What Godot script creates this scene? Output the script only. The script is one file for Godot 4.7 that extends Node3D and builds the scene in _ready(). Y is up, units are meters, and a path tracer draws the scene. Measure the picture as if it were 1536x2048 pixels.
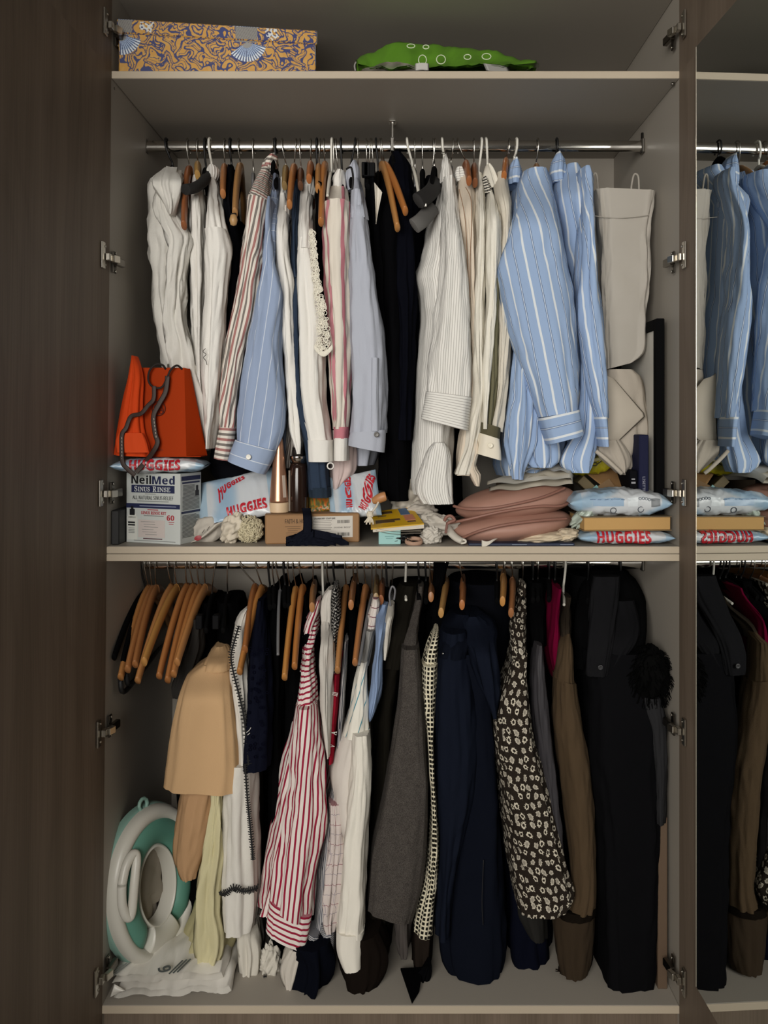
extends Node3D
# A built-in wardrobe stuffed with hanging clothes. Units are metres; z = 0 is the front plane of the carcass, the inside runs towards negative z.
const EYE_H := 1.3
const EYE_Z := 1.70
const FOCAL := 1700.0      # focal length in pixels of the 1536 x 2048 frame
var noise := FastNoiseLite.new()
var rng := RandomNumberGenerator.new()
var mats := {}
var used := {}

# ---------------------------------------------------------------- naming
func numbered(called: String) -> String:
	var n: int = used.get(called, 0)
	used[called] = n + 1
	return called if n == 0 else "%s_%03d" % [called, n]

func thing(called: String, label: String, category: String, at := Vector3.ZERO, group := "") -> Node3D:
	var o := Node3D.new()
	o.name = numbered(called)
	add_child(o)
	o.position = at
	o.set_meta("label", label)
	o.set_meta("category", category)
	if group: o.set_meta("group", group)
	return o

# a part: the mesh is given in world coordinates and hung under its thing
func part(o: Node3D, called: String, mesh: Mesh, m: Material, label := "") -> MeshInstance3D:
	var p := MeshInstance3D.new()
	p.name = called
	p.mesh = mesh
	p.material_override = m
	o.add_child(p, true)
	var w := Vector3.ZERO
	var a: Node = o
	while a is Node3D and a != self:
		w += a.position
		a = a.get_parent()
	p.position = -w
	if label: p.set_meta("label", label)
	return p

func single(called: String, label: String, category: String, mesh: Mesh, m: Material, group := "") -> MeshInstance3D:
	var p := MeshInstance3D.new()
	p.name = numbered(called)
	p.mesh = mesh
	p.material_override = m
	add_child(p)
	p.set_meta("label", label)
	p.set_meta("category", category)
	if group: p.set_meta("group", group)
	return p

# ---------------------------------------------------------------- measuring: a direction seen from the eye, met at depth z
func P(x: float, y: float, z: float) -> Vector3:
	return Vector3((x - 795.0) * (EYE_Z - z) / FOCAL, EYE_H + (845.0 - y) * (EYE_Z - z) / FOCAL, z)

# ---------------------------------------------------------------- materials
func mat(hex: String, rough := 0.9, metal := 0.0, spec := 0.5) -> StandardMaterial3D:
	var key := "%s %s %s %s" % [hex, rough, metal, spec]
	if mats.has(key): return mats[key]
	var m := StandardMaterial3D.new()
	m.albedo_color = Color(hex)
	m.roughness = rough
	m.metallic = metal
	m.metallic_specular = spec
	mats[key] = m
	return m

var weave: NoiseTexture2D
func fabric(hex: String, tex: Texture2D = null, su := 1.0, sv := 1.0, bump := 0.35, rough := 0.95) -> StandardMaterial3D:
	var key := "f %s %s %s %s %s %s" % [hex, tex, su, sv, bump, rough]
	if mats.has(key): return mats[key]
	var m := StandardMaterial3D.new()
	m.albedo_color = Color(hex)
	m.roughness = rough
	m.metallic_specular = 0.25 if Color(hex).get_luminance() > 0.12 else 0.1
	m.albedo_texture = tex
	m.uv1_scale = Vector3(su, sv, 1)
	if bump > 0.0 and tex == null:
		m.uv1_scale = Vector3(7, 7, 1)
		m.normal_enabled = true
		m.normal_texture = weave
		m.normal_scale = bump
	mats[key] = m
	return m

# vertical stripes: base colour and a list of [start, width, colour] as shares of one period; h is a number of rows for a weft variation
func stripes(base: String, bands: Array, w := 128) -> ImageTexture:
	var im := Image.create(w, 8, false, Image.FORMAT_RGB8)
	im.fill(Color(base))
	for b in bands:
		im.fill_rect(Rect2i(int(b[0] * w), 0, maxi(1, int(b[1] * w)), 8), Color(b[2]))
	return ImageTexture.create_from_image(im)

func striped(base: String, bands: Array, period: float) -> StandardMaterial3D:
	return fabric("ffffff", stripes(base, bands), 1.0 / period, 1.0)

# ---------------------------------------------------------------- mesh building
func surf(nu: int, nv: int, f: Callable, wrap := false, uvf = null) -> ArrayMesh:
	var cu := nu + 1
	var pts := PackedVector3Array()
	var uvs := PackedVector2Array()
	pts.resize(cu * (nv + 1))
	uvs.resize(cu * (nv + 1))
	for j in nv + 1:
		for i in cu:
			var u := float(i) / nu
			var v := float(j) / nv
			pts[j * cu + i] = f.call(u, v)
			uvs[j * cu + i] = uvf.call(u, v) if uvf != null else Vector2(u, v)
	return grid_mesh(pts, uvs, cu, nv + 1, wrap)

func grid_mesh(pts: PackedVector3Array, uvs: PackedVector2Array, cu: int, cv: int, wrap: bool) -> ArrayMesh:
	var nrm := PackedVector3Array()
	nrm.resize(pts.size())
	for j in cv:
		var ja := maxi(j - 1, 0) * cu
		var jb := mini(j + 1, cv - 1) * cu
		for i in cu:
			var ia := i - 1
			var ib := i + 1
			if wrap:
				if ia < 0: ia = cu - 2
				if ib > cu - 1: ib = 1
			else:
				ia = maxi(ia, 0)
				ib = mini(ib, cu - 1)
			var du := pts[j * cu + ib] - pts[j * cu + ia]
			var dv := pts[jb + i] - pts[ja + i]
			var n := dv.cross(du)
			nrm[j * cu + i] = n.normalized() if n.length_squared() > 1e-16 else Vector3(0, -1 if j > cv / 2 else 1, 0)
	var idx := PackedInt32Array()
	for j in cv - 1:
		for i in cu - 1:
			var a := j * cu + i
			idx.append_array([a, a + 1, a + cu, a + 1, a + cu + 1, a + cu])
	var arr := []
	arr.resize(Mesh.ARRAY_MAX)
	arr[Mesh.ARRAY_VERTEX] = pts
	arr[Mesh.ARRAY_NORMAL] = nrm
	arr[Mesh.ARRAY_TEX_UV] = uvs
	arr[Mesh.ARRAY_INDEX] = idx
	var mesh := ArrayMesh.new()
	mesh.add_surface_from_arrays(Mesh.PRIMITIVE_TRIANGLES, arr)
	return mesh

func join(list: Array) -> ArrayMesh:
	var st := SurfaceTool.new()
	st.begin(Mesh.PRIMITIVE_TRIANGLES)
	for m in list:
		st.append_from(m, 0, Transform3D())
	return st.commit()

func moved(m: Mesh, t: Transform3D) -> ArrayMesh:
	var st := SurfaceTool.new()
	st.begin(Mesh.PRIMITIVE_TRIANGLES)
	st.append_from(m, 0, t)
	return st.commit()

func flat_face(st: SurfaceTool, p: Array, centre: Vector3) -> void:
	var n: Vector3 = (p[1] - p[0]).cross(p[2] - p[0])
	if n.length_squared() < 1e-18: return
	var q := p.duplicate()
	if n.dot((p[0] + p[1] + p[2]) / 3.0 - centre) < 0:
		q.reverse()
		n = -n
	n = n.normalized()
	var ax := Vector3.UP.cross(n)
	ax = Vector3.RIGHT if ax.length() < 0.1 else ax.normalized()
	var ay := n.cross(ax)
	for k in range(1, q.size() - 1):
		for v in [q[0], q[k + 1], q[k]]:
			st.set_normal(n)
			st.set_uv(Vector2(v.dot(ax), v.dot(ay)))
			st.add_vertex(v)

# a box with chamfered edges; t places and turns it
func rbox(size: Vector3, t := Transform3D(), bevel := 0.0015) -> ArrayMesh:
	var h := size * 0.5
	var b := minf(bevel, minf(h.x, minf(h.y, h.z)) * 0.6)
	var st := SurfaceTool.new()
	st.begin(Mesh.PRIMITIVE_TRIANGLES)
	var c := t.origin
	var pt := func(sx: float, sy: float, sz: float, axis: int) -> Vector3:
		var v := Vector3(sx * (h.x - b), sy * (h.y - b), sz * (h.z - b))
		v[axis] += [sx, sy, sz][axis] * b
		return t * v
	for s in [-1.0, 1.0]:
		flat_face(st, [pt.call(s, -1, -1, 0), pt.call(s, 1, -1, 0), pt.call(s, 1, 1, 0), pt.call(s, -1, 1, 0)], c)
		flat_face(st, [pt.call(-1, s, -1, 1), pt.call(1, s, -1, 1), pt.call(1, s, 1, 1), pt.call(-1, s, 1, 1)], c)
		flat_face(st, [pt.call(-1, -1, s, 2), pt.call(1, -1, s, 2), pt.call(1, 1, s, 2), pt.call(-1, 1, s, 2)], c)
		for q in [-1.0, 1.0]:
			flat_face(st, [pt.call(s, q, -1, 0), pt.call(s, q, 1, 0), pt.call(s, q, 1, 1), pt.call(s, q, -1, 1)], c)
			flat_face(st, [pt.call(s, -1, q, 0), pt.call(s, 1, q, 0), pt.call(s, 1, q, 2), pt.call(s, -1, q, 2)], c)
			flat_face(st, [pt.call(-1, s, q, 1), pt.call(1, s, q, 1), pt.call(1, s, q, 2), pt.call(-1, s, q, 2)], c)
			for w in [-1.0, 1.0]:
				flat_face(st, [pt.call(s, q, w, 0), pt.call(s, q, w, 1), pt.call(s, q, w, 2)], c)
	st.index()
	return st.commit()

func box_at(a: Vector3, b: Vector3, bevel := 0.0015) -> ArrayMesh:
	return rbox((b - a).abs(), Transform3D(Basis(), (a + b) / 2), bevel)

# eight corners: four below, four above, each going round
func hexa(c: Array) -> ArrayMesh:
	var st := SurfaceTool.new()
	st.begin(Mesh.PRIMITIVE_TRIANGLES)
	var mid := Vector3.ZERO
	for v in c: mid += v / 8.0
	flat_face(st, [c[0], c[1], c[2], c[3]], mid)
	flat_face(st, [c[4], c[5], c[6], c[7]], mid)
	for k in 4:
		var n := (k + 1) % 4
		flat_face(st, [c[k], c[n], c[n + 4], c[k + 4]], mid)
	st.index()
	return st.commit()

func spline(p: Array, t: float) -> Vector3:
	var n := p.size() - 1
	var x := clampf(t, 0, 1) * n
	var i := mini(int(x), n - 1)
	return p[i].cubic_interpolate(p[i + 1], p[maxi(i - 1, 0)], p[mini(i + 2, n)], x - i)

# a tube along points; r may be a number or a function of t; flat squashes it along the axis `thin`
func tube(p: Array, r, steps := 0, sides := 8, thin := Vector3.ZERO, squash := 1.0) -> ArrayMesh:
	if steps == 0: steps = maxi(4, (p.size() - 1) * 6)
	var f := func(u: float, v: float) -> Vector3:
		var t := clampf((v * (steps + 2) - 1.0) / steps, 0, 1)
		var a: Vector3 = spline(p, t)
		var d: Vector3 = (spline(p, t + 0.004) - spline(p, t - 0.004)).normalized()
		var s := Vector3.FORWARD if absf(d.z) < 0.9 else Vector3.RIGHT
		if thin != Vector3.ZERO: s = thin
		var e := d.cross(s).normalized()
		var g := e.cross(d).normalized()
		var rr: float = r.call(t) if r is Callable else r
		if v < 0.0001 or v > 0.9999: rr *= 0.02
		return a + (e * cos(u * TAU) + g * sin(u * TAU) * squash) * rr
	return surf(sides, steps + 2, f, true)

# a turned body: profile of (radius, height)
func lathe(prof: Array, at: Vector3, sides := 32, t := Basis()) -> ArrayMesh:
	var n := prof.size() - 1
	var pts := PackedVector3Array()
	var uvs := PackedVector2Array()
	for j in range(n, -1, -1):
		for i in sides + 1:
			var a := -TAU * i / sides
			pts.append(at + t * Vector3(cos(a) * prof[j].x, prof[j].y, sin(a) * prof[j].x))
			uvs.append(Vector2(float(i) / sides, float(j) / n))
	return grid_mesh(pts, uvs, sides + 1, n + 1, true)

# lettering laid on a plane (t: origin at the centre of the text, x to the right, y up) or on a curved surface (at(x, y) -> point)
func words(s: String, w: float, h: float, t: Transform3D, bold := true, serif := false, at = null, heavy := 0.0) -> ArrayMesh:
	var tm := TextMesh.new()
	var f := SystemFont.new()
	f.font_names = PackedStringArray(["Droid Serif" if serif else "Droid Sans"])
	f.font_weight = 700 if bold else 400
	tm.font = f
	if heavy > 0.0:
		var fv := FontVariation.new()
		fv.base_font = f
		fv.variation_embolden = heavy
		tm.font = fv
	tm.text = s
	tm.font_size = 32
	tm.pixel_size = 0.01
	tm.depth = 0.02
	tm.curve_step = 1.2
	var arr := tm.get_mesh_arrays()
	var v: PackedVector3Array = arr[Mesh.ARRAY_VERTEX]
	var lo := Vector3.INF
	var hi := -Vector3.INF
	for p in v:
		lo = lo.min(p)
		hi = hi.max(p)
	var k := Vector3(w / maxf(hi.x - lo.x, 0.001), h / maxf(hi.y - lo.y, 0.001), 0.03)
	if at != null:      # split the long straight strokes so that they can follow the curve
		var ix = arr[Mesh.ARRAY_INDEX]
		var tri := PackedVector3Array()
		if ix != null and ix.size() > 0:
			for i in ix: tri.append(v[i])
		else:
			tri = v.duplicate()
		for level in 3:
			var more := PackedVector3Array()
			for i in range(0, tri.size(), 3):
				var ab := (tri[i] + tri[i + 1]) / 2
				var bc := (tri[i + 1] + tri[i + 2]) / 2
				var ca := (tri[i + 2] + tri[i]) / 2
				more.append_array([tri[i], ab, ca, ab, tri[i + 1], bc, ca, bc, tri[i + 2], ab, bc, ca])
			tri = more
		var st := SurfaceTool.new()
		st.begin(Mesh.PRIMITIVE_TRIANGLES)
		for i in range(0, tri.size(), 3):
			var w3 := []
			for c in 3:
				var q := (tri[i + c] - (lo + hi) / 2) * k
				w3.append(at.call(q.x, q.y) + t.basis.z * q.z)
			var nrm: Vector3 = (w3[2] - w3[0]).cross(w3[1] - w3[0])
			if nrm.length_squared() < 1e-20: continue
			for c in 3:
				st.set_normal(nrm.normalized())
				st.add_vertex(w3[c])
		st.index()
		return st.commit()
	for i in v.size():
		v[i] = t * ((v[i] - (lo + hi) / 2) * k)
	arr[Mesh.ARRAY_VERTEX] = v
	for i in range(Mesh.ARRAY_MAX):
		if i not in [Mesh.ARRAY_VERTEX, Mesh.ARRAY_INDEX, Mesh.ARRAY_NORMAL]: arr[i] = null
	var nn: PackedVector3Array = arr[Mesh.ARRAY_NORMAL]
	for i in nn.size(): nn[i] = (t.basis * nn[i]).normalized()
	arr[Mesh.ARRAY_NORMAL] = nn
	var mesh := ArrayMesh.new()
	mesh.add_surface_from_arrays(Mesh.PRIMITIVE_TRIANGLES, arr)
	return mesh

# ---------------------------------------------------------------- cloth: a hanging tube of fabric
# rows: [y, left, right, (y right - y left)], seen at the depth of the fabric; opt: z front, zt front at the top row, tr share of the length over which it comes forward,
# d depth, dt depth at the top, e squareness, a fold depth, n number of folds, w wrinkle depth, rot turn the weave, seed
func cloth(rows: Array, opt := {}) -> ArrayMesh:
	var n := rows.size()
	var z1: float = opt.get("z", -0.06)
	var z0: float = opt.get("zt", z1)
	var tr: float = opt.get("tr", 0.25)
	var d1: float = opt.get("d", 0.08)
	var d0: float = opt.get("dt", d1)
	var e: float = opt.get("e", 0.9)
	var amp: float = opt.get("a", 0.005)
	var nf: float = opt.get("n", 5.0)
	var wr: float = opt.get("w", 0.0025)
	var seed: float = opt.get("s", rows[0][0] * 0.37 + rows[0][1] * 0.11)
	var rot: bool = opt.get("rot", false)
	var lean: float = opt.get("lean", 0.0)
	var slant: float = opt.get("sh", -99.0)
	var cols: int = opt.get("c", 44)
	var y0: float = rows[0][0]
	var y1: float = rows[n - 1][0]
	var m := clampi(int(absf(y1 - y0) / 11.0), 5, 70)
	var pts := PackedVector3Array()
	var uvs := PackedVector2Array()
	var cu := cols + 1
	var vlen := 0.0
	var last := Vector3.ZERO
	for jj in range(-2, m + 3):
		var t := clampf(float(jj) / m, 0, 1)
		var y := lerpf(y0, y1, t)
		var i := 0
		while i < n - 2 and y > rows[i + 1][0]: i += 1
		var r0: Array = rows[i]
		var r1: Array = rows[mini(i + 1, n - 1)]
		var k := clampf((y - r0[0]) / maxf(r1[0] - r0[0], 0.001), 0, 1)
		var rp: Array = rows[maxi(i - 1, 0)]
		var rn: Array = rows[mini(i + 2, n - 1)]
		var span := maxf(r1[0] - r0[0], 0.001)
		var g := [0.0, 0.0]
		for c in 2:
			var m0: float = (r1[c + 1] - rp[c + 1]) / maxf(r1[0] - rp[0], 0.001) * span
			var m1: float = (rn[c + 1] - r0[c + 1]) / maxf(rn[0] - r0[0], 0.001) * span
			var k2 := k * k
			var k3 := k2 * k
			g[c] = (2 * k3 - 3 * k2 + 1) * r0[c + 1] + (k3 - 2 * k2 + k) * m0 + (3 * k2 - 2 * k3) * r1[c + 1] + (k3 - k2) * m1
		var dy := lerpf(r0[3] if r0.size() > 3 else 0.0, r1[3] if r1.size() > 3 else 0.0, k)
		var fr := smoothstep(0.0, maxf(tr, 0.001), t)
		var zf := lerpf(z0, z1, fr) + lean * t
		var d := lerpf(d0, d1, fr)
		var zm := zf - minf(d, 0.1) * 0.4
		var L := P(g[0], y - dy * 0.5, zm)
		var R := P(g[1], y + dy * 0.5, zm)
		var c0 := (L + R) / 2
		var ax := (R - L) / 2
		var hw := ax.length()
		c0.z = zf - d / 2
		if jj > 0: vlen += c0.distance_to(last)
		last = c0
		var cap := 0.04 if jj < -1 or jj > m + 1 else 1.0
		if jj > m + 1: c0 -= Vector3(0, -0.006, 0)
		var grow := clampf(t * 3.0, 0.25, 1.0)
		var a2 := minf(amp * grow, hw * 0.4)
		var w2 := minf(wr, hw * 0.25)
		var arc := PackedFloat32Array()
		arc.resize(cu)
		var base := pts.size()
		for q in cu:
			var th := -PI / 2 + TAU * q / cols
			var cx := -cos(th)
			var sz := sin(th)
			var ex := signf(cx) * pow(absf(cx), e)
			var ez := signf(sz) * pow(absf(sz), e)
			var ph := th * nf + seed + 2.2 * noise.get_noise_2d(vlen * 2.2, seed)
			var dis := a2 * (0.4 * sin(ph) + 1.0 * noise.get_noise_3d(cx * 2.3 + seed * 3.1, sz * 2.3, vlen * 2.4)) + w2 * (noise.get_noise_3d(cx * 4.0 + vlen * 3.0, sz * 4.0 + seed, vlen * 13.0) + 0.6 * noise.get_noise_3d(cx * 9.0 - vlen * 9.0, sz * 8.0 + seed, vlen * 16.0))
			dis -= 0.35 * a2
			var out := Vector3(cx / maxf(hw, 0.004), 0, sz / (d * 0.5)).normalized()
			if hw > 0: out = (ax / hw) * out.x + Vector3(0, 0, out.z)
			var p := c0 + ax * ex * cap + Vector3(0, 0, ez * d * 0.5 * cap) + out * dis * cap
			pts.append(p)
			arc[q] = arc[q - 1] + p.distance_to(pts[base + q - 1]) if q > 0 else 0.0
		var mid := arc[cols / 2]
		for q in cu:
			if slant > -90.0:
				uvs.append(Vector2(arc[q] - mid + c0.x + slant * c0.y, vlen))
			else:
				uvs.append(Vector2(vlen, arc[q] - mid) if rot else Vector2(arc[q] - mid, vlen))
	return grid_mesh(pts, uvs, cu, m + 5, true)

# a crumpled lump
func lump(c: Vector3, s: Vector3, amp := 0.25, freq := 1.6, seed := 0.0, t := Basis()) -> ArrayMesh:
	var f := func(u: float, v: float) -> Vector3:
		var th := u * TAU
		var ph := (v - 0.5) * PI
		var q := Vector3(-cos(th) * cos(ph), -sin(ph), sin(th) * cos(ph))
		var k := 1.0 + 0.75 * amp * (0.75 * noise.get_noise_3d(q.x * freq + seed, q.y * freq, q.z * freq) + 0.45 * (0.35 - absf(noise.get_noise_3d(q.x * freq * 1.3 + 5.0, q.y * freq * 1.3 + seed, q.z * freq * 1.3)))) + 0.05 * amp * noise.get_noise_3d(q.x * 7.0, q.y * 7.0 + seed, q.z * 7.0)
		return c + t * (q * s * k)
	return surf(40, 26, f, true)

# a thick sheet through a function of (u, v) in 0..1, thickness th along its normal
func sheet(f: Callable, th: float, nu := 24, nv := 24) -> ArrayMesh:
	var g := func(u: float, v: float) -> Vector3:
		var b := u * 2.0
		var uu := b if b <= 1.0 else 2.0 - b
		var p: Vector3 = f.call(uu, v)
		var e := 0.01
		var n: Vector3 = (f.call(minf(uu + e, 1), v) - f.call(maxf(uu - e, 0), v)).cross(f.call(uu, minf(v + e, 1)) - f.call(uu, maxf(v - e, 0))).normalized()
		return p - n * (th / 2 if b <= 1.0 else -th / 2)
	var uvf := func(u: float, v: float) -> Vector2: return Vector2(1.0 - absf(u * 2.0 - 1.0), v)
	return surf(nu * 2, nv, g, true, uvf)

# a flow-wrapped pack: cushion with crimped ends; t: x along the pack, y thickness, z width
func pack_point(u: float, a: float, s: Vector3, seed: float) -> Vector3:
	var x := u * 2.0 - 1.0
	var th := a * TAU
	var ew := pow(absf(cos(th)), 0.55) * signf(cos(th))
	var eh := pow(absf(sin(th)), 0.75) * signf(sin(th))
	var k := pow(maxf(1.0 - pow(absf(x), 3.5), 0.0), 0.6) * 0.94 + 0.06
	var nz := noise.get_noise_3d(x * 2.5 + seed, ew * 1.5, eh * 1.5) * 0.16 + noise.get_noise_3d(x * 8.0, ew * 3.0 + seed, eh * 3.0) * 0.1
	return Vector3(x * s.x / 2, eh * s.y / 2 * k * (1.0 + nz), -ew * s.z / 2 * (1.0 + 0.08 * absf(x) * absf(x)) + nz * 0.006)

func pack(s: Vector3, t: Transform3D, seed: float) -> ArrayMesh:
	var f := func(u: float, v: float) -> Vector3: return t * pack_point(v, -u, s, seed)
	var uvf := func(u: float, v: float) -> Vector2: return Vector2(v, u)
	return surf(40, 44, f, true, uvf)

# ---------------------------------------------------------------- hangers
const UP_Y := 1.932     # centre of the upper rail
const LOW_Y := 0.978    # centre of the lower rail
const RAIL_Z := -0.245

# kind: wood, black, white, wire, clip; xn, yn: neck of the hanger; xe, ye: near tip (seen at depth ze); hx: where the hook crosses the rail
func hanger(label: String, kind: String, xn: float, yn: float, xe: float, ye: float, hx := 0.0, ze := -0.05, group := "", tone := "") -> Node3D:
	var rail := UP_Y if yn < 845 else LOW_Y
	var nk := P(xn, yn, RAIL_Z)
	var tip := P(xe, ye, ze)
	var far := Vector3(2 * nk.x - tip.x, tip.y + 0.004, 2 * RAIL_Z - ze)
	far.z = maxf(far.z, -0.49)
	var names := {"wood": "wooden_hanger", "black": "black_hanger", "white": "white_hanger", "wire": "grey_hanger", "clip": "clip_hanger"}
	var o := thing(names[kind], label, "hanger", nk, group)
	var wood := mat(Color(tone if tone else "a9713f").lerp(Color("b98c5e"), 0.22).to_html(false), 0.42)
	var body: Material = wood
	var r := 0.0075
	if kind == "black": body = mat("0a0a0b", 0.85, 0.0, 0.15); r = 0.0068
	if kind == "white": body = mat("d8d4c8", 0.4); r = 0.004
	if kind == "wire": body = mat("6e6e70", 0.4); r = 0.004
	if kind == "clip": body = mat("0b0b0c", 0.8, 0.0, 0.15); r = 0.006
	var k := 0
	for e in [tip, far]:
		var d: Vector3 = e - nk
		var pts := [nk + Vector3(0, -0.004, 0) - d * 0.02, nk + Vector3(d.x * 0.18, d.y * 0.10 - 0.002, d.z * 0.22), nk + Vector3(d.x * 0.5, d.y * 0.42, d.z * 0.55), nk + Vector3(d.x * 0.83, d.y * 0.80, d.z * 0.86), e]
		var fat := func(t: float) -> float: return r * (2.0 if kind == "wood" else 1.6 if kind != "white" and kind != "wire" else 1.0) * (1.0 - 0.25 * t)
		part(o, "arm", tube(pts, fat, 18, 12, Vector3.RIGHT, 0.52 if kind == "wood" else 0.6 if kind != "white" and kind != "wire" else 1.0), body)
		k += 1
	# the hook: up from the neck, over the rail and down behind it
	var hxw: float = P(hx if hx > 0 else xn, 0, RAIL_Z).x - nk.x
	var top := rail + 0.0165 - nk.y
	var rr := 0.0150
	var w := 0.0016
	var hm: Material = mat("b9b6b0", 0.25, 1.0)
	if kind == "black" and fmod(xn, 3.0) < 2.0:
		hm = mat("0d0d0e", 0.5); w = 0.0024
	if kind == "white":
		hm = mat("d9d6cc", 0.4); w = 0.0029
	var hp := [Vector3(0, -0.008, 0), Vector3(0, 0.012, 0), Vector3(hxw * 0.3, (top - rr) * 0.45, rr * 0.5), Vector3(hxw * 0.8, top - rr * 1.6, rr), Vector3(hxw, top - rr * 0.4, rr * 0.9), Vector3(hxw, top + 0.001, 0), Vector3(hxw * 1.0 + 0.001, top - rr * 0.4, -rr * 0.95), Vector3(hxw + 0.002, top - rr * 1.9, -rr * 1.0)]
	for i in hp.size(): hp[i] += nk
	part(o, "hook", tube(hp, w, 30, 6), hm)
	if kind == "clip":
		for s in [1, -1]:
			var c: Vector3 = nk + Vector3(0, -0.03, s * 0.12)
			part(o, "clip", rbox(Vector3(0.014, 0.03, 0.02), Transform3D(Basis(), c)), mat("0c0c0e", 0.6, 0.0, 0.2))
	return o

func bar(o: Node3D, xn: float, yn: float, xe: float, ye: float, ze: float, m: Material) -> void:
	var nk := P(xn, yn, RAIL_Z)
	var tip := P(xe, ye, ze)
	part(o, "trouser_bar", tube([tip + Vector3(0, -0.02, -0.02), tip + Vector3(0, -0.055, -0.06), Vector3(2 * nk.x - tip.x, tip.y - 0.055, -0.42)], 0.0055, 14, 8), m)

# ---------------------------------------------------------------- a garment: a root at its shoulder and its cloth parts
func garment(called: String, label: String, category: String, x: float, y: float, group := "") -> Node3D:
	return thing(called, label, category, P(x, y, -0.2), group)

func button(o: Node3D, x: float, y: float, z: float, hex := "d9d6cc") -> void:
	var c := P(x, y, z)
	part(o, "button", lathe([Vector2(0.0005, -0.001), Vector2(0.0048, -0.001), Vector2(0.0055, 0.0005), Vector2(0.0048, 0.0018), Vector2(0.0036, 0.0011), Vector2(0.0005, 0.0011)], c, 18, Basis(Vector3.RIGHT, PI / 2)), mat(hex, 0.35))

# small overlapping loops along a line: embroidery or lace
func stitches(p: Array, n: int, len: float, r: float, jig := 0.25) -> ArrayMesh:
	var list := []
	rng.seed = n * 31 + int(p[0].x * 1000)
	for i in n:
		var t := (i + 0.5) / n
		var a := spline(p, t)
		var d := (spline(p, minf(t + 0.01, 1)) - spline(p, maxf(t - 0.01, 0))).normalized()
		var s := d.cross(Vector3.BACK).normalized()
		var l := len * rng.randf_range(1.0 - jig, 1.0 + jig)
		list.append(tube([a - s * l + Vector3(0, 0, -0.002), a + Vector3(0, 0, 0.0015), a + s * l + Vector3(0, 0, -0.002)], r, 2, 4))
	list.append(tube(p, r * 1.5, p.size() * 4, 6))
	return join(list)

func ring(c: Vector3, R: float, r: float, n: Vector3) -> ArrayMesh:
	var a := n.cross(Vector3.UP).normalized()
	if a.length() < 0.5: a = Vector3.RIGHT
	var b := a.cross(n).normalized()
	var f := func(u: float, v: float) -> Vector3:
		var th := v * TAU
		var ra := a * cos(th) + b * sin(th)
		return c + ra * (R + r * cos(u * TAU)) + n * r * sin(u * TAU)
	return surf(5, 10, f, true)

func _ready() -> void:
	noise.seed = 7
	noise.noise_type = FastNoiseLite.TYPE_SIMPLEX_SMOOTH
	noise.frequency = 1.0
	noise.fractal_type = FastNoiseLite.FRACTAL_NONE
	rng.seed = 11
	view_and_light()
	setting()
	wardrobe()
	upper_hangers()
	upper_clothes_left()
	upper_clothes_right()
	lower_hangers()
	lower_clothes_left()
	lower_clothes_right()
	top_shelf()
	shelf_left()
	shelf_right()
	floor_things()

func view_and_light() -> void:
	var cam := Camera3D.new()
	cam.name = "camera"
	cam.position = Vector3(0, EYE_H, EYE_Z)
	cam.projection = Camera3D.PROJECTION_FRUSTUM
	cam.near = 0.05
	cam.far = 30.0
	cam.keep_aspect = Camera3D.KEEP_HEIGHT
	cam.size = 2048.0 / FOCAL * 0.05
	cam.frustum_offset = Vector2((768.0 - 795.0) / FOCAL, (845.0 - 1024.0) / FOCAL) * 0.05
	add_child(cam)
	cam.current = true
	var env := Environment.new()
	env.background_mode = Environment.BG_COLOR
	env.background_color = Color("20242a")
	env.tonemap_mode = Environment.TONE_MAPPER_LINEAR
	env.tonemap_exposure = 1.0
	env.sdfgi_enabled = true
	env.ssao_enabled = true
	env.ssil_enabled = true
	var we := WorldEnvironment.new()
	we.name = "environment"
	we.environment = env
	add_child(we)
	# daylight through the big window in the wall behind the viewer
	var a := AreaLight3D.new()
	a.name = "window_daylight"
	a.area_size = Vector2(1.7, 1.45)
	a.position = Vector3(-0.75, 1.70, 3.05)
	a.light_color = Color(1.0, 0.988, 0.965)
	a.light_energy = 7.6
	a.shadow_enabled = true
	a.area_range = 12.0
	a.area_attenuation = 2.0
	add_child(a)
	weave = NoiseTexture2D.new()
	var fn := FastNoiseLite.new()
	fn.seed = 3
	fn.frequency = 0.09
	fn.fractal_octaves = 3
	weave.noise = fn
	weave.width = 512
	weave.height = 512
	weave.seamless = true
	weave.as_normal_map = true
	weave.bump_strength = 2.0

func structure(called: String, mesh: Mesh, m: Material) -> MeshInstance3D:
	var p := MeshInstance3D.new()
	p.name = called
	p.mesh = mesh
	p.material_override = m
	p.set_meta("kind", "structure")
	add_child(p)
	return p

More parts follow.
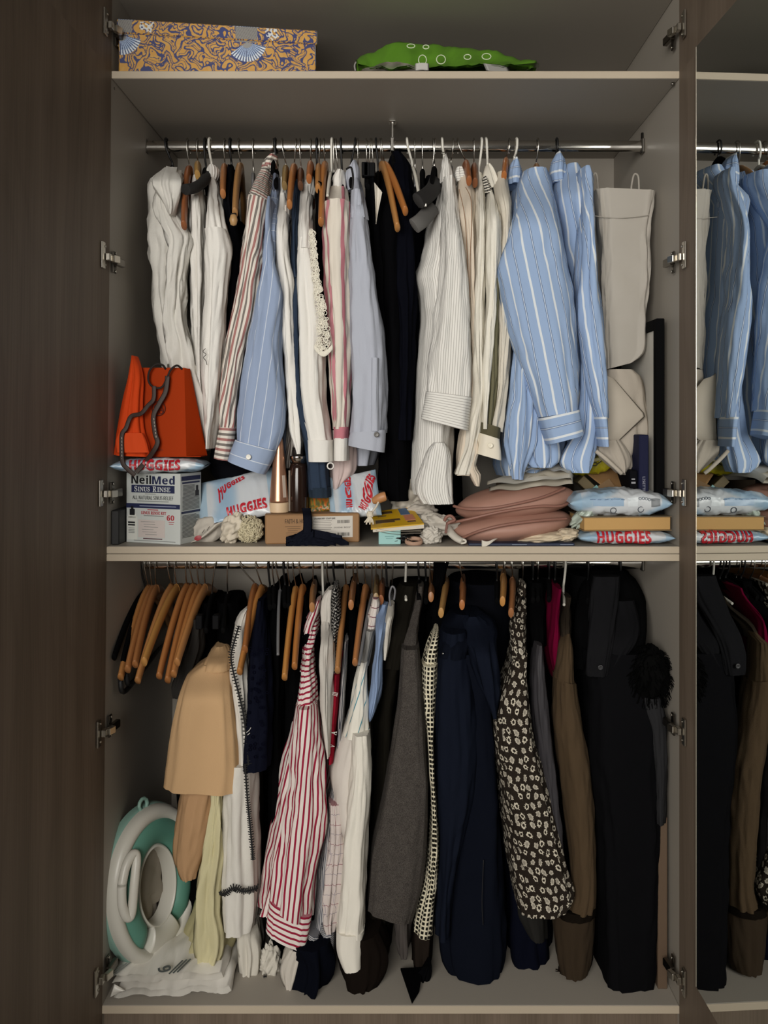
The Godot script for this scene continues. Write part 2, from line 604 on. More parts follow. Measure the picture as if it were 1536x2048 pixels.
func setting() -> void:
	var plaster := mat("5c5852", 0.95)
	structure("floor", box_at(Vector3(-1.9, -0.1, -0.75), Vector3(1.9, 0.0, 3.3)), mat("8d887f", 0.7))
	structure("ceiling", box_at(Vector3(-1.9, 2.6, -0.75), Vector3(1.9, 2.7, 3.3)), plaster)
	structure("wall_left", box_at(Vector3(-2.0, -0.1, -0.75), Vector3(-1.9, 2.7, 3.3)), plaster)
	structure("wall_right", box_at(Vector3(1.9, -0.1, -0.75), Vector3(2.0, 2.7, 3.3)), plaster)
	structure("wall_back", box_at(Vector3(-2.0, -0.1, -0.85), Vector3(2.0, 2.7, -0.75)), plaster)
	structure("wall_front", join([box_at(Vector3(-2.0, -0.1, 3.2), Vector3(-1.62, 2.7, 3.3)), box_at(Vector3(0.12, -0.1, 3.2), Vector3(2.0, 2.7, 3.3)), box_at(Vector3(-1.62, -0.1, 3.2), Vector3(0.12, 0.97, 3.3)), box_at(Vector3(-1.62, 2.42, 3.2), Vector3(0.12, 2.7, 3.3))]), plaster)
	var glow := StandardMaterial3D.new()
	glow.albedo_color = Color("ccd2d8")
	glow.emission_enabled = true
	glow.emission = Color(1.0, 0.97, 0.92)
	glow.emission_energy_multiplier = 3.0
	var w := structure("window_1", box_at(Vector3(-1.62, 0.97, 3.24), Vector3(0.12, 2.42, 3.26)), glow)
	for q in [[-1.65, 0.92, 0.15, 0.975], [-1.65, 2.415, 0.15, 2.47], [-1.67, 0.92, -1.615, 2.47], [0.115, 0.92, 0.17, 2.47]]:
		part(w, "window_frame", box_at(Vector3(q[0], q[1], 3.16), Vector3(q[2], q[3], 3.22)), mat("d8d4cc", 0.5))

# dark laminate with vertical grain and a few cathedral figures
func grain(seed: float) -> StandardMaterial3D:
	var w := 384
	var h := 1024
	var im := Image.create(w, h, false, Image.FORMAT_RGB8)
	var lo := Color("5c5044")
	var hi := Color("786a5d")
	for y in h:
		for x in w:
			var fx := float(x) / w
			var fy := float(y) / h
			var warp := 0.10 * noise.get_noise_2d(fx * 3.0 + seed, fy * 2.6) + 0.02 * noise.get_noise_2d(fx * 9.0, fy * 9.0 + seed)
			var rings := 0.5 + 0.5 * sin((fx + warp) * 64.0)
			var line := noise.get_noise_2d(fx * 150.0 + seed * 7.0, fy * 5.0)
			var broad := noise.get_noise_2d(fx * 7.0 - seed, fy * 1.3)
			var k := clampf(0.5 + 0.30 * broad + 0.22 * line - 0.16 * pow(rings, 5.0), 0, 1)
			im.set_pixel(x, y, lo.lerp(hi, k))
	var m := StandardMaterial3D.new()
	m.albedo_texture = ImageTexture.create_from_image(im)
	m.roughness = 0.55
	m.metallic_specular = 0.35
	m.uv1_scale = Vector3(1.6, 0.5, 1)
	return m

func hinge(o: Node3D, y: float, s: float, x: float) -> void:
	# s: -1 on the left door, +1 on the right one; cup flange on the door, arm and mounting plate on the side panel
	var steel := mat("c9c4ba", 0.28, 1.0)
	var list := [rbox(Vector3(0.0035, 0.052, 0.016), Transform3D(Basis(), Vector3(x - s * 0.004, y, 0.040)), 0.0008)]
	list.append(rbox(Vector3(0.008, 0.014, 0.014), Transform3D(Basis(), Vector3(x - s * 0.011, y - 0.002, 0.028)), 0.001))
	list.append(rbox(Vector3(0.010, 0.014, 0.018), Transform3D(Basis(Vector3.UP, s * 0.35), Vector3(x - s * 0.0185, y - 0.003, 0.012)), 0.001))
	var plate := [rbox(Vector3(0.010, 0.016, 0.036), Transform3D(Basis(Vector3.UP, s * 0.12), Vector3(x - s * 0.016, y - 0.004, -0.016)), 0.0015)]
	plate.append(rbox(Vector3(0.004, 0.044, 0.016), Transform3D(Basis(), Vector3(x - s * 0.007, y - 0.004, -0.016)), 0.001))
	part(o, "hinge_plate", join(plate), mat("6f6a62", 0.3, 1.0), "dark hinge mounting plate")
	for k in [-0.018, 0.018]:
		list.append(lathe([Vector2(0.0004, 0), Vector2(0.003, 0), Vector2(0.0026, 0.0016), Vector2(0.0004, 0.0018)], Vector3(x - s * 0.0095, y - 0.004 + k, -0.016), 10, Basis(Vector3.BACK, s * PI / 2)))
		list.append(lathe([Vector2(0.0004, 0), Vector2(0.0028, 0), Vector2(0.0022, 0.0012), Vector2(0.0004, 0.0014)], Vector3(x - s * 0.006, y + k, 0.034), 10, Basis(Vector3.BACK, s * PI / 2)))
	part(o, "hinge", join(list), steel, "metal cup hinge")

func wardrobe() -> void:
	var o := thing("wardrobe", "tall built-in wardrobe with greige interior, two open doors and a mirror inside the right one", "wardrobe", Vector3(0, 0.02, -0.25))
	var gre := mat("9c958b", 0.5, 0.0, 0.4)
	var edge := mat("b3a693", 0.5, 0.0, 0.4)
	var dark := grain(2.0)
	var xl0 := -0.592
	var xl1 := -0.571
	var xr := 0.564
	part(o, "side_panel", hexa([Vector3(xl0 - 0.018, 0.03, 0), Vector3(xl0, 0.03, 0), Vector3(xl0, 0.03, -0.53), Vector3(xl0 - 0.018, 0.03, -0.53), Vector3(xl1 - 0.018, 2.19, 0), Vector3(xl1, 2.19, 0), Vector3(xl1, 2.19, -0.53), Vector3(xl1 - 0.018, 2.19, -0.53)]), gre)
	part(o, "side_panel", box_at(Vector3(xr, 0.03, -0.53), Vector3(xr + 0.018, 2.19, 0)), gre)
	part(o, "back_panel", box_at(Vector3(-0.60, 0.03, -0.535), Vector3(0.58, 2.19, -0.516)), gre)
	part(o, "top_panel", box_at(Vector3(xl1 - 0.002, 2.166, -0.52), Vector3(xr, 2.19, 0)), gre)
	var i := 0
	for sh in [[1.988, 0.0150, xl1], [1.0375, 0.0145, xl1 - 0.010], [1.0225, 0.0143, xl1 - 0.010], [0.117, 0.016, xl0]]:
		var s := part(o, "bottom_panel" if i == 3 else "shelf", box_at(Vector3(sh[2] - 0.001, sh[0], -0.52), Vector3(xr, sh[0] + sh[1], -0.0015)), gre)
		part(s, "edge_band", box_at(Vector3(sh[2] - 0.001, sh[0] + 0.0002, -0.002), Vector3(xr, sh[0] + sh[1] - 0.0002, 0.0003), 0.0008), edge, "pale front edging")
		i += 1
	part(o, "plinth", box_at(Vector3(-0.61, 0.0, -0.06), Vector3(0.60, 0.116, -0.012)), dark)
	# shelf pins
	for px in [[229, 177], [1349, 168]]:
		var q := P(px[0], px[1], -0.02)
		part(o, "shelf_pin", lathe([Vector2(0.0005, 0), Vector2(0.003, 0), Vector2(0.003, 0.006), Vector2(0.0005, 0.007)], q, 10, Basis(Vector3.BACK, PI / 2)), mat("77736c", 0.3, 1.0))
	# rails: oval chrome tubes on end sockets, the upper one with a middle support
	var chrome := mat("d6d3cd", 0.12, 1.0)
	for y in [UP_Y, LOW_Y]:
		var f := func(u: float, v: float) -> Vector3:
			var a := u * TAU
			return Vector3(lerpf(-0.583 if y > 1.5 else -0.585, xr, v), y + sin(a) * 0.0125, RAIL_Z - cos(a) * 0.0075 * -1.0)
		var rl := part(o, "clothes_rail", surf(28, 2, func(u, v): return f.call(1.0 - u, v), true), chrome, "oval chrome clothes rail")
		for x in [-0.576 if y > 1.5 else -0.582, xr - 0.004]:
			part(rl, "rail_socket", rbox(Vector3(0.008, 0.034, 0.020), Transform3D(Basis(), Vector3(x, y, RAIL_Z)), 0.003), mat("8e8a84", 0.3, 1.0))
			part(rl, "screw", rbox(Vector3(0.005, 0.014, 0.006), Transform3D(Basis(), Vector3(x, y + 0.024, RAIL_Z)), 0.001), mat("2c2a28", 0.4, 1.0))
		if y > 1.5:
			var b := P(785, 0, RAIL_Z).x
			part(rl, "rail_support", join([box_at(Vector3(b - 0.003, y + 0.012, RAIL_Z - 0.006), Vector3(b + 0.003, 1.988, RAIL_Z + 0.006)), box_at(Vector3(b - 0.008, 1.984, RAIL_Z - 0.012), Vector3(b + 0.008, 1.989, RAIL_Z + 0.012)), box_at(Vector3(b - 0.005, y - 0.014, RAIL_Z - 0.010), Vector3(b + 0.005, y + 0.018, RAIL_Z + 0.010))]), chrome)
	# left door, opened a little past a right angle, tilted with its side panel
	var a := deg_to_rad(2.5)
	var c := []
	for y in [0.03, 2.19]:
		var x: float = lerpf(xl0, xl1, (y - 0.03) / 2.16) + 0.0006
		for q in [[0.0, 0.004], [0.60, 0.004], [0.60, -0.018], [0.0, -0.018]]:
			c.append(Vector3(x - sin(a) * q[0] + (q[1] - 0.004), y, 0.0006 + cos(a) * q[0]))
	var dl := part(o, "door", hexa(c), dark, "open dark wood-grain door on the left")
	for py in [46, 511, 986, 1466, 1962]:
		var y: float = EYE_H + (845.0 - py) / FOCAL * 1.665
		hinge(dl, y, -1.0, lerpf(xl0, xl1, (y - 0.03) / 2.16) - 0.002)
	# right door with the inset mirror
	var b2 := deg_to_rad(2.0)
	var hx := xr - 0.0006
	var at := func(q: float, y: float, out: float) -> Vector3: return Vector3(hx + sin(b2) * q + cos(b2) * out, y, 0.0006 + cos(b2) * q - sin(b2) * out)
	c = []
	for y in [0.03, 2.19]:
		for q in [[0.0, 0.0], [0.62, 0.0], [0.62, 0.022], [0.0, 0.022]]: c.append(at.call(q[0], y, q[1]))
	var dr := part(o, "door", hexa(c), grain(5.0), "open dark wood-grain door on the right, lined with a mirror")
	c = []
	for y in [0.235, 2.009]:
		for q in [[0.095, -0.003], [0.56, -0.003], [0.56, 0.004], [0.095, 0.004]]: c.append(at.call(q[0], y, q[1]))
	part(dr, "mirror", hexa(c), mat("dfe3e2", 0.0, 1.0), "tall mirror glued inside the door")
	var rim := mat("cfc6b6", 0.3, 0.6)
	c = []
	for y in [0.235, 2.009]:
		for q in [[0.0925, -0.0034], [0.0955, -0.0034], [0.0955, 0.002], [0.0925, 0.002]]: c.append(at.call(q[0], y, q[1]))
	part(dr, "mirror_edge", hexa(c), rim, "bright polished edge of the mirror")
	for py in [50, 511, 985, 1462, 1962]:
		hinge(dr, EYE_H + (845.0 - py) / FOCAL * 1.665, 1.0, hx)

# ---------------------------------------------------------------- upper rail
func upper_hangers() -> void:
	hanger("black-necked hanger with a bent silver hook, leftmost on the upper rail", "black", 345, 338, 343, 372, 333, -0.16)
	hanger("reddish wooden hanger dropping between the crumpled white blouse and the white shirts", "wood", 379, 342, 368, 452, 376, -0.05, "", "8a4a28")
	hanger("wooden hanger with a yellowish neck just left of the white shirt with the white hook", "wood", 396, 333, 395, 350, 396, -0.16, "", "b08a48")
	var o := hanger("black padded hanger whose broad tip pokes out over the left white shirt", "black", 412, 343, 408, 372, 411, -0.13)
	part(o, "shoulder_pad", tube([P(414, 352, -0.2), P(404, 366, -0.12), P(388, 376, -0.06), P(371, 379, -0.035)], 0.0115, 16, 10, Vector3.UP, 1.0), mat("1b1a19", 0.9), "broad black foam pad")
	hanger("white plastic hanger with a tall straight hook inside the left white shirt", "white", 423, 336, 426, 372, 420, -0.18)
	hanger("short wooden hanger tip seen right of the white shirt with the white hook", "wood", 450, 338, 446, 388, 450, -0.09, "", "a5683c")
	hanger("black velvet hanger carrying the dark blouse beside the white shirt", "black", 463, 336, 462, 368, 461, -0.16)
	o = hanger("large wooden hanger ending in a rounded tip with a black band", "wood", 481, 336, 470, 426, 478, -0.05, "", "9c7142")
	part(o, "tip_cap", lathe([Vector2(0.001, -0.012), Vector2(0.006, -0.010), Vector2(0.0085, 0), Vector2(0.006, 0.010), Vector2(0.001, 0.012)], P(467, 440, -0.045), 16), mat("a98456", 0.45), "rounded turned tip")
	part(o, "band", tube([P(472, 431, -0.048), P(463, 432, -0.046)], 0.006, 4, 8), mat("141212", 0.6))
	hanger("grey-bodied hanger with a thin dark hook, right of the large wooden hanger", "wire", 507, 347, 506, 380, 507, -0.12)
	hanger("black hanger with a hook standing above the rail, inside the pink-grey striped shirt", "black", 548, 316, 546, 345, 547, -0.18)
	hanger("black hanger holding the chambray shirt under its grey collar", "black", 553, 345, 552, 372, 551, -0.16)
	hanger("hanger with a kinked silver hook and olive wooden neck, right of the chambray shirt", "wood", 572, 340, 569, 372, 565, -0.16, "", "7d6a42")
	hanger("wooden hanger with a silver band beside the cream shirt with the plain collar", "wood", 589, 338, 579, 410, 593, -0.06, "", "a96a35")
	hanger("dark reddish wooden hanger above the denim jacket", "wood", 602, 346, 601, 372, 600, -0.14, "", "4a2a1c")
	hanger("orange-brown wooden hanger behind the lace shirt collar", "wood", 622, 333, 618, 358, 622, -0.12, "", "9a5526")
	hanger("black hanger with a thick hook right of the lace shirt", "black", 634, 345, 633, 372, 634, -0.16)
	hanger("pale wooden hanger, left one of the pair right of the lace shirt", "wood", 638, 338, 636, 378, 641, -0.10, "", "ab733c")
	hanger("wooden hanger dropping lowest between the lace shirt and the pink-striped shirt", "wood", 650, 333, 642, 445, 648, -0.045, "", "a5662e")
	hanger("thin white hanger left of the pink-striped shirt", "white", 663, 345, 655, 392, 664, -0.09)
	hanger("black hanger with a hook standing above the rail left of the pink-striped shirt", "black", 668, 352, 667, 375, 668, -0.18)
	hanger("silver-hooked hanger inside the pink-striped shirt collar", "wire", 676, 350, 676, 380, 672, -0.18)
	hanger("black hanger right of the pink-striped shirt", "black", 684, 352, 684, 380, 682, -0.18)
	o = hanger("black hanger with a strap loop at the grey-lavender shirt", "black", 702, 340, 703, 372, 711, -0.16)
	part(o, "strap_loop", tube([P(693, 338, -0.1), P(702, 335, -0.09), P(706, 352, -0.085), P(705, 375, -0.085), P(701, 392, -0.09)], 0.0022, 24, 8), mat("101012", 0.7))
	hanger("silver-hooked hanger inside the grey-lavender shirt", "wire", 716, 345, 716, 372, 716, -0.18)
	hanger("clip hanger with a thick black hook right of the grey-lavender shirt", "clip", 734, 345, 733, 372, 733, -0.14)
	hanger("left clip hanger of the pair over the dark trousers mid-rail", "clip", 738, 346, 737, 375, 741, -0.12)
	hanger("right clip hanger of the pair over the dark trousers mid-rail", "clip", 747, 346, 747, 375, 744, -0.12)
	hanger("black hanger holding the white lining scrap among dark coats", "black", 757, 350, 752, 380, 752, -0.13)
	hanger("long pale-brown wooden hanger against the dark coats, dropping lowest of the two", "wood", 764, 333, 795, 456, 760, -0.04, "", "a9743c")
	hanger("orange-brown wooden hanger against the dark coats, right of the longest one", "wood", 768, 334, 811, 423, 763, -0.05, "", "a5622a")
	hanger("short black hanger under the middle rail support", "black", 788, 312, 788, 330, 788, -0.18)
	hanger("white hanger with a broad flat shoulder, right of the dark coats", "white", 824, 335, 838, 390, 814, -0.10)
	hanger("silver-hooked hanger left of the broad black padded one", "wire", 830, 340, 831, 372, 829, -0.15)
	hanger("thin black hanger left of the broad black padded one", "black", 845, 345, 845, 375, 844, -0.16)
	o = hanger("black padded hanger with a metal clip, left of the fine-striped shirt", "black", 869, 340, 862, 378, 866, -0.12)
	part(o, "shoulder_pad", tube([P(872, 362, -0.2), P(866, 378, -0.13), P(855, 390, -0.08), P(836, 402, -0.04)], 0.017, 18, 12, Vector3(0.3, 0, 1), 0.5), mat("1d1b1a", 0.85), "broad dark pad")
	part(o, "clip", rbox(Vector3(0.018, 0.007, 0.006), Transform3D(Basis(Vector3.BACK, 0.1), P(845, 411, -0.05))), mat("d9d5cc", 0.3, 0.8), "silver clip")
	hanger("grey plastic hanger tip below the black padded hanger", "wire", 864, 352, 862, 380, 870, -0.14)
	single("hanger_pad", "grey flared pad hanging below the black padded hanger's clip", "hanger pad", tube([P(866, 415, -0.12), P(855, 428, -0.08), P(842, 442, -0.05), P(828, 452, -0.04)], 0.0165, 18, 12, Vector3(0.3, 0, 1), 0.45), mat("5c5a58", 0.7))
	hanger("white plastic hanger with a straight hook inside the fine-striped shirt", "white", 888, 320, 889, 350, 884, -0.18)
	hanger("silver-hooked hanger just right of the fine-striped shirt collar", "wire", 902, 332, 904, 360, 906, -0.18)
	hanger("red-brown wooden hanger above the beige seamed blouse", "wood", 931, 332, 938, 362, 915, -0.10, "", "8a4822")
	hanger("dark red-brown wooden hanger above the narrow cream blouse", "wood", 948, 337, 950, 366, 947, -0.12, "", "6a371c")
	hanger("thin curved white hanger over the narrow cream blouse", "white", 958, 350, 958, 370, 963, -0.18)
	hanger("white plastic hanger with the tallest looped hook, above the cream round-neck top", "white", 975, 338, 985, 352, 972, -0.18)
	hanger("wooden hanger peeping left of the big blue-striped shirt collar", "wood", 1012, 326, 1008, 352, 1018, -0.14, "", "a05a24")
	hanger("white curved hanger inside the big blue-striped shirt", "white", 1029, 325, 1033, 352, 1033, -0.18)
	hanger("wooden hanger with a thin silver hook between the two blue-striped shirts", "wood", 1072, 337, 1076, 356, 1075, -0.18, "", "7d5a38")
	hanger("black hanger inside the second blue-striped shirt, rightmost on the upper rail", "black", 1113, 316, 1120, 345, 1113, -0.18)

const Z0 := {"zt": -0.2, "dt": 0.05}

func upper_clothes_left() -> void:
	var white := fabric("dedbd4")
	var white2 := fabric("e2dfd9")
	var o := garment("blouse", "crumpled white cotton blouse, leftmost on the upper rail, with a puffed collar", "blouse", 345, 345)
	part(o, "body", cloth([[350, 330, 358], [362, 300, 366], [400, 293, 364], [450, 288, 366], [485, 287, 370], [540, 291, 366], [600, 297, 360], [660, 302, 372], [720, 312, 392], [800, 330, 405], [885, 352, 414]], {"z": -0.07, "zt": -0.15, "lean": -0.06, "d": 0.26, "dt": 0.1, "a": 0.011, "w": 0.006, "n": 6}), white)
	part(o, "sleeve", cloth([[376, 318, 346], [400, 308, 350], [440, 313, 362], [466, 325, 378], [486, 332, 383], [540, 330, 375], [600, 326, 371], [650, 324, 372], [690, 330, 384], [740, 336, 393], [800, 346, 404], [860, 362, 412], [880, 368, 414]], {"z": -0.035, "zt": -0.1, "lean": -0.08, "d": 0.06, "a": 0.010, "w": 0.006, "n": 4}), white)
	part(o, "collar", cloth([[342, 330, 362], [352, 315, 367], [372, 308, 366], [392, 318, 364], [410, 330, 360], [436, 344, 352]], {"z": -0.06, "zt": -0.16, "d": 0.09, "a": 0.012, "w": 0.006, "n": 3}), white)
	o = garment("shirt", "plain white shirt between the crumpled blouse and the white shirt with the tall white hook", "shirt", 396, 360)
	part(o, "sleeve", cloth([[356, 389, 401], [372, 386, 404], [388, 385, 405], [435, 384, 408], [520, 384, 411], [640, 388, 411], [740, 390, 413], [830, 398, 420], [895, 407, 426]], {"z": -0.07, "zt": -0.2, "d": 0.07, "tr": 0.1, "lean": -0.05}), white2)
	part(o, "body", cloth([[380, 384, 402], [500, 374, 404], [640, 380, 410], [760, 388, 414], [900, 400, 428]], {"z": -0.14, "d": 0.24, "n": 4, "a": 0.008}), white2)
	o = garment("shirt", "white shirt with a standing collar under the tallest-standing white hook at the left", "shirt", 428, 340)
	part(o, "collar", cloth([[334, 418, 434], [340, 414, 439], [352, 414, 440], [362, 418, 436]], {"z": -0.185, "d": 0.06, "e": 1.0, "a": 0.003}), white2)
	part(o, "yoke", cloth([[352, 420, 432], [380, 418, 438], [400, 416, 441], [440, 413, 449], [466, 411, 455]], {"z": -0.055, "zt": -0.19, "d": 0.07, "tr": 0.8, "a": 0.004}), white2)
	part(o, "sleeve", cloth([[460, 411, 454], [480, 411, 460], [505, 410, 463], [540, 411, 458], [600, 411, 452], [700, 407, 446], [760, 405, 443], [830, 408, 434], [897, 413, 425]], {"z": -0.05, "d": 0.075, "n": 4, "a": 0.006}), white2)
	part(o, "stitching", tube([P(411, 697, -0.046), P(406, 703, -0.046), P(412, 709, -0.046), P(407, 715, -0.046), P(412, 722, -0.046), P(414, 730, -0.046)], 0.0007, 30, 5), mat("3a3632", 0.9), "dark squiggle of stitching")
	# dark blouse between the white and the striped shirts
	var black := fabric("0c0c10", null, 1, 1, 0.3)
	o = garment("blouse", "dark navy blouse, a narrow strip left of the pink-grey striped shirt", "blouse", 463, 340)
	part(o, "yoke", cloth([[337, 458, 468], [352, 453, 474], [368, 451, 478], [400, 449, 474], [450, 452, 480]], {"z": -0.1, "zt": -0.2, "d": 0.08, "tr": 0.6}), black)
	part(o, "body", cloth([[440, 452, 482], [520, 455, 490], [600, 450, 486], [700, 440, 470], [800, 428, 470], [880, 420, 480], [905, 414, 530], [930, 411, 538], [952, 418, 520], [968, 440, 505]], {"z": -0.115, "d": 0.22, "n": 4}), black)
	# pink / grey / white striped shirt
	var pg := striped("d9d2c8", [[0.04, 0.25, "a0706c"], [0.54, 0.25, "77716c"]], 0.0215)
	o = garment("shirt", "white shirt with broad dusty-pink and grey stripes, left of the chambray shirt", "shirt", 540, 320)
	part(o, "collar", cloth([[313, 540, 554], [318, 530, 556], [330, 524, 555], [346, 524, 552]], {"z": -0.19, "d": 0.06, "rot": true, "e": 1.0, "a": 0.002}), pg)
	part(o, "yoke", cloth([[336, 527, 546], [360, 514, 540, 10], [385, 503, 537, 14], [408, 494, 536, 22]], {"z": -0.06, "zt": -0.19, "d": 0.07, "tr": 0.9, "rot": true, "a": 0.003}), pg)
	part(o, "sleeve", cloth([[398, 495, 536, 10], [440, 491, 532], [460, 488, 530], [520, 480, 527], [600, 468, 517], [660, 455, 505], [700, 449, 493], [760, 442, 483], [820, 439, 474], [857, 440, 472]], {"z": -0.055, "d": 0.075, "n": 3, "a": 0.004, "sh": -0.22}), pg)
	part(o, "body", cloth([[380, 505, 536], [500, 495, 540], [700, 470, 520], [880, 450, 520]], {"z": -0.13, "d": 0.24}), pg)
	part(o, "cuff", cloth([[855, 440, 472, 2], [885, 434, 467, 4], [919, 429, 460, 6]], {"z": -0.05, "d": 0.06, "rot": true, "a": 0.001, "w": 0.0006, "e": 0.8}), pg)
	# chambray shirt with chalk stripes
	var ch := striped("909fba", [[0.0, 0.07, "c9d0da"]], 0.0225)
	var chh := fabric("909fba")
	o = garment("shirt", "blue chambray shirt with thin chalk stripes and a white cuff button", "shirt", 552, 350)
	part(o, "collar", cloth([[352, 547, 558], [366, 545, 560], [382, 543, 560], [398, 541, 557]], {"z": -0.17, "d": 0.06, "a": 0.002}), fabric("5d6371"))
	part(o, "yoke", cloth([[385, 544, 557], [410, 537, 557], [440, 534, 556], [480, 530, 553], [530, 528, 553]], {"z": -0.06, "zt": -0.17, "d": 0.06, "tr": 0.6, "rot": true, "a": 0.003}), ch)
	part(o, "sleeve", cloth([[400, 537, 546], [430, 533, 545], [480, 529, 547], [530, 524, 553], [560, 520, 560], [590, 514, 569], [620, 509, 566], [660, 502, 563], [700, 494, 563], [740, 487, 567], [790, 478, 573], [830, 472, 575], [860, 471, 571, 6], [896, 472, 552, 18]], {"z": -0.03, "zt": -0.07, "d": 0.085, "n": 4, "a": 0.005, "sh": -0.15}), ch)
	part(o, "cuff", cloth([[890, 470, 552, 22], [907, 463, 546, 24], [935, 455, 530, 28]], {"z": -0.027, "d": 0.075, "rot": true, "a": 0.001, "w": 0.0006, "e": 0.75}), striped("93a2bc", [[0.0, 0.06, "c9d0da"]], 0.03))
	button(o, 497, 914, -0.0225)
	part(o, "body", cloth([[420, 535, 560], [560, 528, 575], [700, 520, 588], [860, 540, 595], [935, 545, 590]], {"z": -0.15, "d": 0.22}), ch)
	# cream shirt
	o = garment("shirt", "cream shirt with a plain round collar between the chambray shirt and the denim jacket", "shirt", 567, 365)
	part(o, "collar", cloth([[358, 561, 574], [372, 560, 576], [388, 559, 574], [410, 557, 572]], {"z": -0.19, "d": 0.05, "a": 0.002}), white2)
	part(o, "sleeve", cloth([[392, 560, 574], [408, 557, 578], [430, 554, 580], [480, 553, 578], [530, 554, 582], [570, 555, 591], [620, 560, 591], [700, 567, 595], [760, 570, 598], [820, 575, 602], [870, 581, 605], [907, 594, 604]], {"z": -0.065, "zt": -0.19, "d": 0.075, "tr": 0.15, "n": 4, "a": 0.007}), white2)
	o = garment("blouse", "taupe and white striped blouse whose hem shows behind the copper bottle", "blouse", 580, 420)
	part(o, "body", cloth([[420, 565, 590], [700, 560, 600], [860, 568, 604], [915, 556, 606], [935, 560, 600]], {"z": -0.14, "d": 0.2, "n": 7, "a": 0.008}), striped("c9c2ba", [[0.0, 0.4, "6f645e"]], 0.009))
	# denim jacket
	var den := fabric("2d394b", null, 1, 1, 0.6)
	o = garment("denim_jacket", "dark blue denim jacket with one sleeve end hanging to the shelf beside the dark bottle", "jacket", 596, 370)
	part(o, "yoke", cloth([[366, 592, 603], [390, 588, 603], [440, 584, 601], [500, 583, 600], [560, 584, 602]], {"z": -0.085, "zt": -0.19, "d": 0.08, "tr": 0.5}), den)
	part(o, "sleeve", cloth([[550, 583, 602], [700, 588, 605], [800, 592, 612], [870, 602, 640], [920, 612, 654], [950, 614, 656], [978, 616, 659]], {"z": -0.06, "zt": -0.09, "d": 0.075, "a": 0.004}), den)
	part(o, "cuff", cloth([[974, 617, 659], [984, 618, 660], [994, 619, 661]], {"z": -0.058, "d": 0.078, "a": 0.001}), fabric("27323f"))
	# lace shirt
	o = garment("shirt", "ivory shirt with a strip of crochet lace running down its front edge", "shirt", 617, 365)
	part(o, "collar", cloth([[356, 622, 628], [364, 610, 633], [376, 602, 632], [392, 601, 629]], {"z": -0.18, "d": 0.06, "e": 1.0, "a": 0.002}), white2)
	part(o, "yoke", cloth([[375, 604, 624], [400, 600, 625], [440, 598, 626], [500, 595, 628]], {"z": -0.055, "zt": -0.18, "d": 0.07, "tr": 0.8, "a": 0.003}), white2)
	part(o, "sleeve", cloth([[480, 596, 627], [530, 594, 631], [600, 593, 640], [660, 595, 648], [740, 596, 650], [800, 599, 652], [850, 606, 660], [884, 614, 665]], {"z": -0.045, "zt": -0.06, "d": 0.085, "n": 5, "a": 0.006}), white2)
	part(o, "cuff", cloth([[880, 614, 666], [900, 615, 666], [923, 616, 667]], {"z": -0.042, "d": 0.08, "a": 0.001, "w": 0.0008, "e": 0.8}), white2)
	var lace := []
	rng.seed = 5
	var path := [P(623, 462, -0.05), P(627, 500, -0.042), P(630, 540, -0.038), P(636, 580, -0.036), P(642, 620, -0.034), P(646, 660, -0.033), P(648, 705, -0.033)]
	for i in 300:
		var t := rng.randf()
		var w := lerpf(0.004, 0.014, t * t)
		var c := spline(path, t) + Vector3(rng.randf_range(-w, w), rng.randf_range(-0.004, 0.004), rng.randf_range(0, 0.003))
		lace.append(ring(c, rng.randf_range(0.0022, 0.0046), 0.0009, Vector3(rng.randf_range(-0.4, 0.4), rng.randf_range(-0.3, 0.3), 1).normalized()))
	for i in 16:
		var c := spline(path, 1.0) + Vector3(lerpf(-0.018, 0.016, i / 15.0), 0.010 - 0.013 * sin(i / 15.0 * PI), 0.002)
		lace.append(lump(c, Vector3(0.0022, 0.006, 0.0022), 0.05))
	var lp := part(o, "lace_trim", join(lace), fabric("e2ddcf", null, 1, 1, 0), "openwork crochet lace trim")
	lp.set_meta("kind", "stuff")
	o = garment("jacket", "black jacket filling the gap between the lace shirt and the pink-striped shirt", "jacket", 645, 365)
	part(o, "body", cloth([[372, 632, 650], [420, 628, 655], [600, 626, 664], [760, 640, 668], [900, 640, 668]], {"z": -0.1, "d": 0.26}), fabric("08080a"))
	# white shirt with pink bands
	var pk := striped("d8d0c4", [[0.17, 0.15, "bd7a84"], [0.58, 0.14, "bd7f88"]], 0.075)
	o = garment("shirt", "white shirt with wide pink bands and a pink-edged white cuff", "shirt", 677, 355)
	part(o, "collar", cloth([[345, 672, 690], [358, 664, 692], [376, 660, 692], [392, 655, 692]], {"z": -0.17, "d": 0.07, "e": 1.0, "a": 0.002}), white2)
	part(o, "yoke", cloth([[378, 658, 694], [395, 651, 698], [415, 648, 700], [440, 647, 702]], {"z": -0.055, "zt": -0.17, "d": 0.07, "tr": 0.8, "a": 0.003}), pk)
	part(o, "sleeve", cloth([[405, 648, 700], [480, 646, 700], [560, 649, 700], [640, 655, 704], [740, 660, 704], [800, 665, 702], [850, 668, 699], [858, 668, 698]], {"z": -0.048, "d": 0.085, "n": 4, "a": 0.006}), pk)
	part(o, "cuff_band", cloth([[854, 667, 698], [866, 667, 697], [877, 667, 697]], {"z": -0.046, "d": 0.07, "a": 0.001, "w": 0.0005}), fabric("bb7680"), "pink band above the cuff")
	part(o, "cuff", cloth([[876, 667, 697], [900, 667, 697], [921, 667, 697]], {"z": -0.046, "d": 0.07, "a": 0.001, "w": 0.0005}), white2)
	part(o, "tail", cloth([[860, 660, 712], [915, 657, 715], [945, 656, 713], [974, 664, 690, -20]], {"z": -0.1, "d": 0.12, "a": 0.006}), fabric("c9b6b2"))
